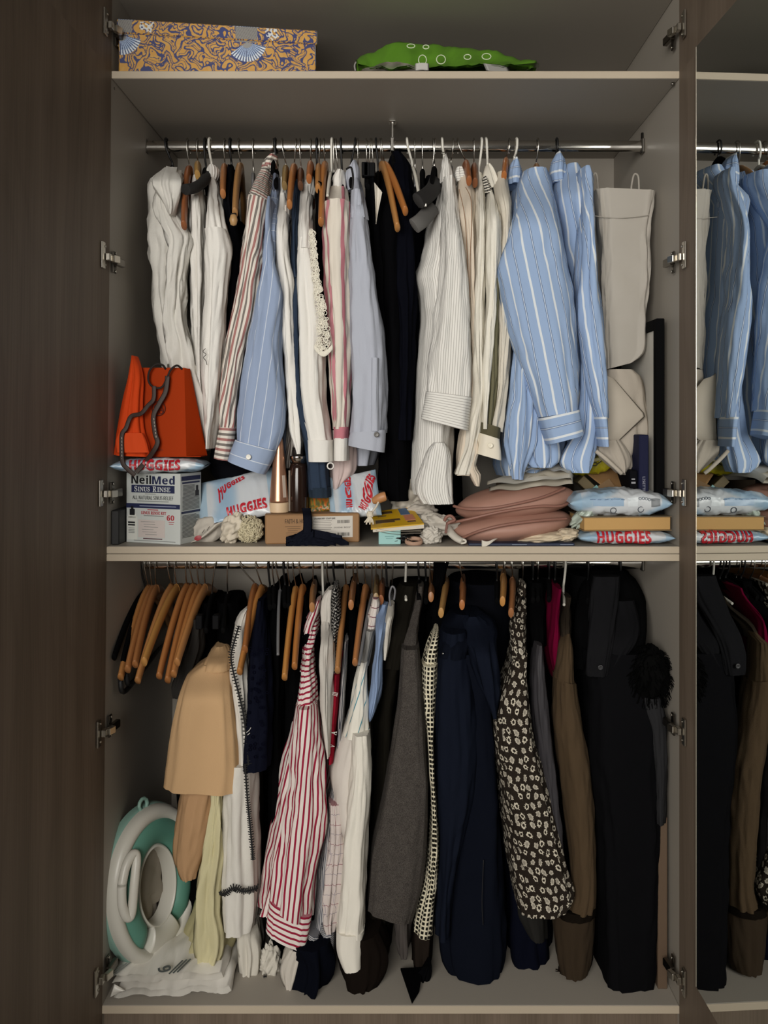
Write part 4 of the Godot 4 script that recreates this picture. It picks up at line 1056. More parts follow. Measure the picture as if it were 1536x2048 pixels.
	for k in [[0, 3, "7a3c48"], [60, 2, "55506a"]]:
		pl.fill_rect(Rect2i(k[0], 0, k[1], 128), Color(k[2]))
		pl.fill_rect(Rect2i(0, k[0], 128, k[1]), Color(k[2]))
	var plm := fabric("ffffff", ImageTexture.create_from_image(pl), 24.0, 24.0)
	o = garment("plaid_shirt", "pinkish shirt with a thin burgundy check, one bunched sleeve behind the white shirt", "shirt", 670, 1600)
	part(o, "sleeve", cloth([[1600, 656, 684], [1660, 660, 686], [1700, 654, 686], [1760, 648, 682], [1810, 645, 678], [1840, 646, 672], [1856, 650, 670]], {"z": -0.062, "d": 0.07, "n": 4, "a": 0.009, "w": 0.005}), plm)
	# white shirt with teal striped yoke
	var ws := fabric("dfdacf")
	var teal := striped("dedacf", [[0.0, 0.085, "4a8a9a"]], 0.030)
	o = garment("shirt", "long white shirt with a teal-striped yoke and plaid neckband, right of the red-striped shirt", "shirt", 745, 1210)
	part(o, "neckband", cloth([[1192, 746, 757], [1205, 743, 761], [1230, 738, 757], [1262, 731, 750]], {"z": -0.12, "d": 0.07, "rot": true, "a": 0.002}), striped("d8cfc8", [[0.0, 0.1, "7a4a52"]], 0.020))
	part(o, "collar_inside", cloth([[1258, 731, 750], [1290, 724, 746], [1330, 718, 738]], {"z": -0.1, "d": 0.06, "a": 0.002}), fabric("8e8d8a"))
	part(o, "yoke", cloth([[1318, 718, 736], [1345, 712, 734, -6], [1400, 702, 737, -8], [1440, 693, 738], [1470, 686, 739]], {"z": -0.045, "zt": -0.09, "d": 0.075, "tr": 0.8, "sh": -0.42, "a": 0.003}), teal)
	part(o, "body", cloth([[1420, 696, 738], [1466, 680, 740], [1510, 664, 742], [1540, 654, 742], [1575, 656, 742], [1610, 660, 740], [1650, 668, 738], [1685, 684, 736], [1740, 690, 735]], {"z": -0.055, "zt": -0.08, "d": 0.2, "n": 4, "a": 0.005}), fabric("cfc8c0"))
	part(o, "sleeve", cloth([[1462, 704, 739], [1500, 702, 741], [1540, 700, 743], [1610, 692, 741], [1680, 685, 736], [1714, 683, 735], [1763, 680, 734], [1800, 677, 733], [1840, 673, 730], [1862, 673, 729]], {"z": -0.022, "d": 0.085, "n": 5, "a": 0.005}), ws)
	part(o, "cuff", cloth([[1856, 672, 729], [1890, 672, 727], [1905, 675, 726], [1929, 686, 725, -6]], {"z": -0.02, "d": 0.075, "a": 0.002, "w": 0.001, "n": 2, "e": 0.8}), ws)
	# pale blue shirt
	o = garment("shirt", "pale blue shirt with a white collar edge on the clear grey hanger", "shirt", 765, 1220)
	part(o, "body", cloth([[1203, 762, 776], [1222, 755, 776], [1250, 752, 772], [1290, 752, 766], [1330, 745, 766], [1380, 740, 764], [1415, 737, 754], [1432, 737, 745]], {"z": -0.05, "zt": -0.14, "d": 0.09, "tr": 0.25, "a": 0.004}), fabric("8397b8"))
	part(o, "collar", cloth([[1206, 778, 789], [1222, 774, 788], [1250, 770, 782], [1285, 767, 778], [1316, 767, 773]], {"z": -0.07, "zt": -0.14, "d": 0.05, "a": 0.002}), fabric("c9c4ba"), "white collar edge")

func lower_clothes_right() -> void:
	var dark := fabric("070708")
	var o := garment("coat", "dark olive-black coat left of the grey wool coat, reaching the wardrobe floor", "coat", 800, 1190)
	part(o, "shoulder", cloth([[1166, 800, 838], [1190, 788, 838], [1260, 776, 826], [1330, 766, 810]], {"z": -0.09, "zt": -0.19, "d": 0.1, "tr": 0.7, "a": 0.003}), fabric("191713"))
	part(o, "body", cloth([[1300, 768, 816], [1400, 750, 800], [1500, 744, 795], [1650, 738, 795], [1800, 728, 790], [1900, 700, 785], [1950, 690, 775], [1985, 705, 745]], {"z": -0.1, "d": 0.26, "n": 4}), fabric("161410"))
	# grey wool
	var wl := Image.create(256, 256, false, Image.FORMAT_RGB8)
	rng.seed = 21
	for y in 256:
		for x in 256:
			var k := clampf(0.5 + 0.45 * rng.randf_range(-1, 1) + 0.06 * noise.get_noise_2d(x * 0.03, y * 0.03), 0, 1)
			wl.set_pixel(x, y, Color("2c2826").lerp(Color("5a5550"), k))
	var wool := fabric("ffffff", ImageTexture.create_from_image(wl), 5.0, 5.0)
	o = garment("wool_coat", "grey flecked wool coat at the centre of the lower rail", "coat", 840, 1190)
	part(o, "shoulder", cloth([[1168, 836, 848], [1200, 828, 847], [1250, 814, 838], [1300, 801, 838], [1330, 800, 840]], {"z": -0.06, "zt": -0.18, "d": 0.08, "tr": 0.9, "a": 0.003}), wool)
	part(o, "sleeve", cloth([[1290, 802, 838], [1350, 799, 844], [1400, 795, 848], [1480, 783, 854], [1560, 768, 860], [1640, 753, 858], [1700, 740, 856], [1760, 736, 848], [1790, 734, 840, 10], [1822, 732, 828, 28]], {"z": -0.04, "d": 0.11, "n": 2, "a": 0.005, "w": 0.0012, "e": 0.6}), wool)
	part(o, "inner_sleeve", cloth([[1800, 788, 824], [1850, 788, 822], [1885, 792, 820], [1902, 798, 815]], {"z": -0.09, "d": 0.08}), fabric("4a4542"))
	# checked jacket
	var hk := Image.create(64, 64, false, Image.FORMAT_RGB8)
	hk.fill(Color("d4ccb4"))
	for k in 4:
		for q in 4:
			hk.fill_rect(Rect2i(k * 16 + 3, q * 16 + 3, 10, 10), Color("15130f"))
	var ck := fabric("ffffff", ImageTexture.create_from_image(hk), 26.0, 26.0)
	o = garment("checked_jacket", "cream and black small-checked jacket between the wool coat and the navy hooded jacket", "jacket", 860, 1270)
	part(o, "shoulder", cloth([[1256, 869, 877], [1275, 860, 878], [1300, 850, 877], [1330, 843, 876]], {"z": -0.07, "zt": -0.12, "d": 0.07, "a": 0.002}), ck)
	part(o, "sleeve", cloth([[1325, 843, 876], [1370, 843, 874], [1420, 847, 871], [1470, 853, 868], [1560, 860, 870], [1620, 862, 874], [1690, 858, 876], [1753, 848, 874], [1810, 836, 870], [1862, 827, 865, 12]], {"z": -0.055, "d": 0.08, "a": 0.004}), ck)
	part(o, "hem", cloth([[1850, 826, 866], [1890, 824, 864], [1930, 826, 862]], {"z": -0.1, "d": 0.08}), fabric("221c18"))
	o = thing("velvet_belt", "black velvet belt end with a pointed tip hanging over the wardrobe floor", "belt", P(830, 1940, -0.1))
	var on := func(x: float, y: float, up: float) -> Vector3:
		var z := EYE_Z - (EYE_H - BASE_Y - up) * FOCAL / (y - 845.0)
		return P(x, y, z)
	part(o, "tip", hexa([on.call(801, 1940, 0.001), on.call(845, 1938, 0.001), on.call(838, 1985, 0.001), on.call(824, 2008, 0.001), on.call(801, 1936, 0.012), on.call(846, 1934, 0.014), on.call(839, 1980, 0.010), on.call(824, 2005, 0.006)]), fabric("060607"))
	part(o, "strap", cloth([[1925, 852, 861, -10], [1940, 840, 862, -6], [1958, 832, 859], [1970, 838, 846]], {"z": -0.07, "d": 0.03}), fabric("08080a"))
	# navy hooded jacket
	var nv := fabric("0f121b")
	var nv2 := fabric("141823")
	o = garment("hooded_jacket", "navy hooded jacket with a drooping hood, under the pale and reddish wooden hangers", "jacket", 930, 1240)
	part(o, "shoulder", cloth([[1222, 905, 945], [1240, 888, 960], [1270, 878, 950], [1310, 874, 940]], {"z": -0.05, "zt": -0.14, "d": 0.12, "tr": 0.8, "a": 0.004}), nv)
	part(o, "hood", cloth([[1226, 926, 962], [1240, 912, 985], [1270, 916, 997], [1300, 926, 1000], [1340, 938, 1002], [1375, 950, 1003], [1400, 965, 998], [1425, 978, 992]], {"z": -0.025, "zt": -0.12, "d": 0.14, "tr": 0.4, "a": 0.008, "w": 0.005, "n": 3}), nv2)
	part(o, "sleeve", cloth([[1260, 884, 932], [1320, 874, 940], [1400, 870, 948], [1500, 868, 955], [1560, 868, 952], [1610, 870, 947], [1660, 874, 934], [1720, 875, 920], [1790, 872, 908], [1862, 869, 902]], {"z": -0.035, "zt": -0.06, "d": 0.11, "n": 3, "a": 0.006}), nv2)
	part(o, "body", cloth([[1300, 880, 985], [1420, 885, 990], [1540, 890, 998], [1700, 880, 1008], [1800, 878, 1014], [1880, 876, 1020], [1920, 879, 1018], [1942, 892, 1012]], {"z": -0.065, "d": 0.26, "n": 5, "a": 0.010, "e": 0.5}), nv)
	part(o, "back", cloth([[1164, 900, 1030], [1230, 890, 1036], [1500, 890, 1010], [1880, 890, 1010]], {"z": -0.24, "d": 0.2}), fabric("0d0e13"))
	part(o, "zip", tube([P(967, 1720, -0.062), P(964, 1800, -0.06), P(966, 1850, -0.06)], 0.0012, 12, 5), mat("0a0b12", 0.6), "dark zip line")
	part(o, "snap", lump(P(886, 1307, -0.05), Vector3(0.002, 0.002, 0.002), 0.0), mat("b9b9b9", 0.3, 1.0), "metal snap")
	o = garment("navy_strap_dress", "black strap dress hooked high over the rail at the centre", "dress", 880, 1130)
	part(o, "strap", cloth([[1124, 866, 898], [1150, 868, 892], [1180, 864, 886], [1230, 856, 882]], {"z": -0.215, "d": 0.06, "a": 0.002}), dark)
	part(o, "body", cloth([[1220, 850, 900], [1400, 846, 910], [1800, 840, 910]], {"z": -0.22, "d": 0.1}), dark)
	part(o, "back", cloth([[1170, 780, 880], [1400, 770, 890], [1850, 770, 890]], {"z": -0.3, "d": 0.16}), dark)
	# spotted dress
	var sp := Image.create(512, 512, false, Image.FORMAT_RGB8)
	sp.fill(Color("221c17"))
	rng.seed = 33
	for i in 14000:
		sp.set_pixel(rng.randi() % 512, rng.randi() % 512, Color("4f4438"))
	for gy in 9:
		for gx in 11:
			var cx := (gx + 0.5 * (gy % 2) + rng.randf_range(-0.2, 0.2)) * 512.0 / 11.0
			var cy := (gy + rng.randf_range(-0.22, 0.22)) * 512.0 / 9.0
			var ra := rng.randf_range(10, 15)
			var rb := rng.randf_range(15, 23)
			var an := rng.randf_range(-0.7, 0.3)
			var hole := rng.randf() < 0.42
			for yy in range(-25, 26):
				for xx in range(-25, 26):
					var ux := (xx * cos(an) + yy * sin(an)) / ra
					var uy := (-xx * sin(an) + yy * cos(an)) / rb
					var dd := (ux * ux + uy * uy) * (1.0 + 0.6 * noise.get_noise_2d(cx + xx * 0.09, cy + yy * 0.09))
					if dd < 1.0 and not (hole and dd < 0.25):
						sp.set_pixel(posmod(int(cx) + xx, 512), posmod(int(cy) + yy, 512), Color("d0c7b6").darkened(0.35 * (1.0 - dd) if not hole else 0.05))
	var spot := fabric("ffffff", ImageTexture.create_from_image(sp), 5.8, 5.8)
	o = garment("spotted_dress", "brown-black dress scattered with cream spots and rings", "dress", 1045, 1180)
	part(o, "shoulder", cloth([[1164, 1042, 1050], [1200, 1032, 1051], [1250, 1022, 1052], [1290, 1022, 1052], [1320, 1024, 1053]], {"z": -0.06, "zt": -0.18, "d": 0.08, "tr": 0.9, "a": 0.003}), spot)
	part(o, "sleeve", cloth([[1300, 1026, 1053], [1340, 1016, 1054], [1380, 999, 1057], [1420, 991, 1062], [1480, 990, 1072], [1540, 995, 1090], [1600, 1003, 1104], [1677, 1011, 1122], [1740, 1021, 1137], [1786, 1029, 1149], [1815, 1036, 1140, -10]], {"z": -0.02, "zt": -0.06, "d": 0.13, "n": 3, "a": 0.007, "w": 0.0015, "e": 0.6}), spot)
	o = garment("charcoal_blouse", "dark grey blouse hem hanging below the spotted dress", "blouse", 1060, 1700)
	part(o, "hem", cloth([[1500, 1010, 1080], [1700, 1020, 1100], [1820, 1026, 1096], [1866, 1046, 1094, 14]], {"z": -0.09, "d": 0.16}), fabric("22211f"))
	o = garment("puffer_jacket", "dark navy quilted jacket bulging over the floor right of the hooded jacket", "jacket", 1060, 1800)
	part(o, "body", cloth([[1500, 985, 1080], [1700, 1000, 1090], [1800, 1003, 1100], [1870, 1004, 1108], [1920, 1010, 1112], [1955, 1030, 1110], [1972, 1060, 1098]], {"z": -0.11, "d": 0.24, "n": 3, "a": 0.012}), fabric("0b0d18"))
	o = garment("leather_jacket", "charcoal leather-look jacket with a narrow sleeve right of the spotted dress", "jacket", 1075, 1190)
	part(o, "shoulder", cloth([[1160, 1056, 1085], [1220, 1058, 1090], [1290, 1062, 1092]], {"z": -0.1, "zt": -0.2, "d": 0.1, "tr": 0.8}), dark)
	part(o, "sleeve", cloth([[1284, 1070, 1082], [1320, 1064, 1087], [1380, 1062, 1093], [1450, 1066, 1100], [1540, 1076, 1112], [1640, 1092, 1122], [1740, 1104, 1130]], {"z": -0.055, "zt": -0.07, "d": 0.08, "a": 0.004}), fabric("39373a", null, 1, 1, 0.15, 0.5))
	part(o, "back", cloth([[1150, 1045, 1150], [1300, 1040, 1160], [1800, 1040, 1160]], {"z": -0.27, "d": 0.18}), dark)
	o = garment("crimson_top", "crimson top glowing between dark jackets", "top", 1110, 1190)
	part(o, "body", cloth([[1172, 1108, 1121], [1200, 1103, 1119], [1240, 1098, 1116], [1290, 1093, 1118], [1325, 1098, 1120], [1360, 1108, 1116]], {"z": -0.085, "zt": -0.15, "d": 0.14, "tr": 0.4, "a": 0.004}), fabric("5e0828"))
	var su := fabric("493b2b", null, 1, 1, 0.5)
	o = garment("suede_coat", "brown suede coat with a dark-banded cuff, left of the big black parka", "coat", 1130, 1280)
	part(o, "shoulder", cloth([[1190, 1128, 1140], [1230, 1118, 1140], [1275, 1118, 1139]], {"z": -0.08, "zt": -0.18, "d": 0.08, "tr": 0.9}), fabric("2a231b"))
	part(o, "yoke", cloth([[1262, 1127, 1138], [1290, 1120, 1142], [1320, 1115, 1146], [1362, 1110, 1150, 14]], {"z": -0.05, "zt": -0.08, "d": 0.07, "a": 0.002}), su)
	part(o, "sleeve", cloth([[1356, 1110, 1150, 14], [1400, 1108, 1156], [1460, 1110, 1166], [1540, 1122, 1180], [1620, 1130, 1188], [1700, 1138, 1192], [1780, 1142, 1192], [1815, 1134, 1190]], {"z": -0.048, "d": 0.09, "n": 2, "a": 0.003}), su)
	part(o, "cuff_band", cloth([[1812, 1122, 1191], [1820, 1116, 1191], [1828, 1112, 1190]], {"z": -0.05, "d": 0.09, "a": 0.001}), fabric("15110d"))
	part(o, "inner_sleeve", cloth([[1824, 1105, 1190], [1870, 1108, 1188], [1920, 1114, 1184], [1942, 1120, 1178]], {"z": -0.06, "d": 0.09, "n": 3}), fabric("33291e"))
	part(o, "fur_trim", lump(P(1126, 1962, -0.11), Vector3(0.022, 0.028, 0.02), 0.4, 3.0, 8.0), fabric("150f0b"))
	# parka
	var pk := fabric("0e0e10")
	o = garment("parka", "big black parka with a storm flap and a fur-trimmed hood, rightmost on the lower rail", "coat", 1220, 1170)
	part(o, "shoulder", cloth([[1142, 1185, 1252], [1165, 1176, 1280], [1210, 1160, 1300], [1270, 1152, 1300], [1340, 1156, 1290]], {"z": -0.08, "zt": -0.19, "d": 0.16, "tr": 0.7, "a": 0.006}), fabric("0a0a0b"))
	part(o, "storm_flap", cloth([[1152, 1186, 1240], [1200, 1180, 1236], [1280, 1175, 1226], [1345, 1171, 1216], [1351, 1173, 1214]], {"z": -0.05, "zt": -0.12, "d": 0.03, "tr": 0.8, "a": 0.002, "e": 0.7}), fabric("18181a"))
	button(o, 1201, 1335, -0.042, "2c2c2e")
	part(o, "collar_flap", cloth([[1200, 1216, 1268], [1250, 1216, 1280], [1290, 1216, 1270], [1325, 1214, 1240], [1338, 1214, 1222]], {"z": -0.06, "zt": -0.12, "d": 0.03, "tr": 0.7, "a": 0.002}), fabric("141416"))
	part(o, "back", cloth([[1150, 1140, 1268], [1300, 1140, 1280], [1800, 1150, 1280]], {"z": -0.25, "d": 0.2}), fabric("0c0c0d"))
	var fur := []
	rng.seed = 77
	fur.append(lump(P(1298, 1345, -0.075), Vector3(0.040, 0.055, 0.05), 0.3, 2.0, 4.0))
	for i in 420:
		var q := Vector3(rng.randfn(), rng.randfn(), absf(rng.randfn()) * 0.7).normalized()
		var c := P(1298, 1345, -0.075) + q * Vector3(0.036, 0.052, 0.046)
		fur.append(tube([c, c + q * 0.010 + Vector3(0, -0.004, 0), c + q * 0.016 + Vector3(rng.randf_range(-0.004, 0.004), -0.012, 0)], 0.0008, 2, 3))
	var fp := part(o, "fur_trim", join(fur), fabric("0a0a0a", null, 1, 1, 0), "fluffy black fur on the hood")
	fp.set_meta("kind", "stuff")
	part(o, "body", cloth([[1300, 1168, 1300], [1380, 1176, 1322], [1450, 1178, 1322], [1540, 1182, 1318], [1650, 1194, 1321], [1760, 1198, 1318], [1895, 1202, 1314], [1955, 1204, 1308], [1974, 1207, 1302]], {"z": -0.035, "zt": -0.06, "d": 0.24, "n": 3, "a": 0.008, "e": 0.45}), pk)
	part(o, "sleeve", cloth([[1390, 1280, 1322], [1450, 1290, 1332], [1540, 1302, 1330], [1640, 1306, 1326]], {"z": -0.035, "d": 0.07, "a": 0.003}), fabric("262628"))

# ---------------------------------------------------------------- what lies on the shelves
const TOP_Y := 2.003
const MID_Y := 1.052
const BASE_Y := 0.133

# print on a flat face: x to the right, y up, from the middle of the face's lower edge
func decal(f: Transform3D, s: float, t: float, w: float, h: float, up := 0.0003) -> ArrayMesh:
	return rbox(Vector3(w, h, 0.0005), f * Transform3D(Basis(), Vector3(s, t, up)), 0.0001)

func say(f: Transform3D, text: String, s: float, t: float, w: float, h: float, bold := true, serif := false, up := 0.0006) -> ArrayMesh:
	return words(text, w, h, f * Transform3D(Basis(), Vector3(s, t, up)), bold, serif)

func face(a: Vector3, b: Vector3) -> Transform3D:   # a face whose lower edge runs from a to b
	var x := (b - a).normalized()
	return Transform3D(Basis(x, Vector3.UP, x.cross(Vector3.UP)), (a + b) / 2)

func top_shelf() -> void:
	var im := Image.create(640, 320, false, Image.FORMAT_RGB8)
	for y in 320:
		for x in 640:
			var u := x / 1280.0
			var v := y / 1280.0
			var wx := u + 0.012 * noise.get_noise_2d(u * 30.0, v * 30.0)
			var wy := v + 0.012 * noise.get_noise_2d(u * 30.0 + 50.0, v * 30.0)
			var a := noise.get_noise_2d(wx * 52.0, wy * 52.0)
			var b := noise.get_noise_2d(wx * 75.0 + 9.0, wy * 75.0)
			var c := Color("c08f42")
			if absf(a) < 0.23 or (absf(b) < 0.13 and a > 0.05): c = Color("2f3668")
			elif noise.get_noise_2d(u * 60.0, v * 60.0 + 70.0) > 0.35: c = Color("c2954a")
			for fx in [0.018, 0.268]:
				var d := Vector2(u - fx, v - 0.078)
				var an := atan2(d.x, -d.y)
				var r := d.length()
				if r < 0.040 and absf(an - 0.25) < 1.15:
					var q := fmod(an * 6.5 + 20.0, 1.0)
					c = Color("9fb2cc") if q < 0.7 else Color("2b3158")
					if r > 0.030 and q < 0.5: c = Color("d2d8dc")
					if r < 0.012: c = Color("8b8a88")
				if d.y > 0.0 and d.y < 0.034 and absf(d.x) < 0.022:
					c = Color("85827e") if fmod(u * 300.0 + v * 120.0, 1.0) < 0.75 else Color("5a5856")
				var e := Vector2(u - fx - 0.052, v - 0.098)
				if e.length() < 0.013 + 0.006 * noise.get_noise_2d(u * 90.0, v * 90.0) and noise.get_noise_2d(u * 120.0 + 3.0, v * 120.0) > -0.1: c = Color("c9cbca")
			im.set_pixel(x, y, c)
	var pm := StandardMaterial3D.new()
	pm.albedo_texture = ImageTexture.create_from_image(im)
	pm.roughness = 0.6
	pm.uv1_scale = Vector3(2.0, 4.0, 1)
	pm.uv1_offset = Vector3(1.14, -8.012, 0)
	var xb := Vector3(0.9915, 0, -0.13)
	var zb := Vector3(0.13, 0, 0.9915)
	var bs := Basis(xb, Vector3.UP, zb)
	var mid := Vector3(-0.3655, TOP_Y, -0.037)
	var o := thing("patterned_box", "lidded storage box printed with ochre and navy scrolls and pale blue feather fans", "box", mid)
	part(o, "body", rbox(Vector3(0.396, 0.104, 0.26), Transform3D(bs, mid + Vector3(0, 0.053, 0) - zb * 0.132), 0.002), pm)
	part(o, "lid", rbox(Vector3(0.402, 0.029, 0.266), Transform3D(bs, mid + Vector3(0, 0.0955, 0) - zb * 0.132), 0.002), pm)
	# green bag
	var green := mat("5a8a26", 0.35)
	o = thing("green_bag", "crumpled glossy green plastic bag with white marks lying on the top shelf", "bag", Vector3(0.08, TOP_Y, -0.12))
	var ridge := [P(712, 124, -0.111), P(745, 106, -0.111), P(790, 89, -0.111), P(850, 93, -0.111), P(910, 97, -0.111), P(965, 102, -0.111), P(1010, 115, -0.111), P(1050, 124, -0.111), P(1074, 129, -0.111)]
	var gf := func(u: float, v: float) -> Vector3:
		var r := spline(ridge, u)
		var low := P(lerpf(716, 1060, u), 132.0 + 8.0 * sin(u * 5.0) * (1.0 - u), -0.018)
		var back := Vector3(r.x * 0.96, TOP_Y + 0.012, -0.24)
		var p := low.lerp(r, smoothstep(0.0, 0.42, v)) if v < 0.42 else r.lerp(back, (v - 0.42) / 0.58)
		p.z = lerpf(-0.018, -0.24, v)
		return p + Vector3(0, 0.004 * noise.get_noise_2d(p.x * 26.0, p.z * 26.0) + 0.002 * noise.get_noise_2d(p.x * 70.0, p.z * 50.0), 0.008 * noise.get_noise_2d(p.x * 18.0, v * 4.0))
	part(o, "pouch", sheet(gf, 0.003, 44, 24), green)
	part(o, "lining", sheet(func(u: float, v: float) -> Vector3: return Vector3(lerpf(-0.075, 0.06, u), TOP_Y + 0.004 + 0.018 * sin(u * PI) * (1.0 - v * 0.4) + 0.003 * noise.get_noise_2d(u * 5.0, v * 4.0), lerpf(-0.014, -0.2, v)), 0.004, 24, 12), fabric("cfc9bc"), "white lining")
	part(o, "strap", sheet(func(u: float, v: float) -> Vector3: return P(lerpf(830, 858, u), lerpf(128, 143, v), -0.012) + Vector3(0, 0.002 * sin(u * 3.0), 0.004 * v), 0.0016, 6, 8), mat("b9b7b2", 0.5), "white strap")
	part(o, "strap", sheet(func(u: float, v: float) -> Vector3: return P(lerpf(966, 1016, u) + 6 * v, lerpf(127, 133, u) + 14 * v, -0.016 - 0.01 * u), 0.0016, 6, 6), mat("8f8d88", 0.5), "grey strap")
	part(o, "corner", sheet(func(u: float, v: float) -> Vector3: return P(lerpf(1010, 1078, u), lerpf(132, 126, u) + 8 * v, -0.05 - 0.05 * v), 0.0014, 8, 5), mat("7d8b62", 0.4), "clear corner")
	part(o, "side_strip", tube([P(712, 124, -0.02), P(709, 132, -0.018), P(711, 142, -0.018)], 0.0018, 8, 6), mat("8c8a84", 0.5))
	for q in [[845, 120, 0.008, 0.010], [882, 119, 0.009, 0.009], [973, 113, 0.009, 0.006], [935, 114, 0.007, 0.005], [822, 92, 0.008, 0.004], [852, 94, 0.006, 0.004]]:
		part(o, "white_mark", ring_oval(P(q[0], q[1], -0.019 - (0.022 if q[1] < 100 else 0.0)), q[2], q[3], 0.0011), mat("c3cfae", 0.5))

func ring_oval(c: Vector3, a: float, b: float, r: float) -> ArrayMesh:
	var f := func(u: float, v: float) -> Vector3:
		var th := -v * TAU
		var d := Vector3(cos(th), sin(th), 0)
		return c + Vector3(d.x * a, d.y * b, 0) + d * r * cos(u * TAU) + Vector3(0, 0, r * sin(u * TAU))
	return surf(5, 20, f, true)

# a pack of wipes: film printed in pale blue, red lettering on its face
var film_tex: ImageTexture
func film() -> StandardMaterial3D:
	if mats.has("film"): return mats["film"]
	var im := Image.create(256, 128, false, Image.FORMAT_RGB8)
	for y in 128:
		for x in 256:
			var u := x / 256.0
			var v := y / 128.0
			var k := 0.5 + 0.5 * sin(u * 7.0 + 1.6 * sin(v * 6.28) + 0.6)
			var c := Color("bfc3c7").lerp(Color("84a2bb"), smoothstep(0.6, 1.0, k) * 0.8)
			if u < 0.12 or u > 0.9: c = c.lerp(Color("8aa9c0"), 0.65)
			im.set_pixel(x, y, c)
	var m := StandardMaterial3D.new()
	m.albedo_texture = ImageTexture.create_from_image(im)
	m.roughness = 0.28
	mats["film"] = m
	return m

func wipes(label: String, c: Vector3, s: Vector3, t: Basis, seed: float, texts: Array) -> Node3D:
	var o := thing("wipes_pack", label, "wipes", c - Vector3(0, s.y / 2, 0))
	var tr := Transform3D(t, c)
	part(o, "wrapper", pack(s, tr, seed), film())
	var red := mat("b3202e", 0.4)
	for q in texts:
		# text, position along the pack (0..1), angle round it (0 front, 0.25 top), width, height, turn
		var q1: float = q[1]
		var q2: float = q[2]
		var w: float = q[3]
		var turn: float = q[5]
		var ext := w
		var girth := PI * (s.y + s.z) / 2.0
		var at := func(x: float, y: float) -> Vector3:
			var xx := x * cos(turn) - y * sin(turn)
			var yy := x * sin(turn) + y * cos(turn)
			var a := 0.5 - q2 - yy / girth
			if absf(q2) < 0.1:      # on the narrow front: by height
				var h := yy + q2 * s.y
				a = 0.5 - signf(h) * asin(clampf(pow(absf(h) / (s.y * 0.52), 1.333), 0.0, 0.98)) / TAU
			var p := pack_point(q1 + xx / s.x, a, s, seed)
			var p2 := pack_point(q1 + xx / s.x, a - 0.01, s, seed)
			var p3 := pack_point(q1 + xx / s.x + 0.01, a, s, seed)
			var n := (p3 - p).cross(p2 - p).normalized()
			return tr * (p + n * 0.0016)
		part(o, "lettering", words(q[0], w, q[4], tr, true, false, at, 0.55 if q.size() < 7 else 0.0), red if q.size() < 7 else mat(q[6], 0.5), "red printed brand lettering" if q.size() < 7 else "")
	return o

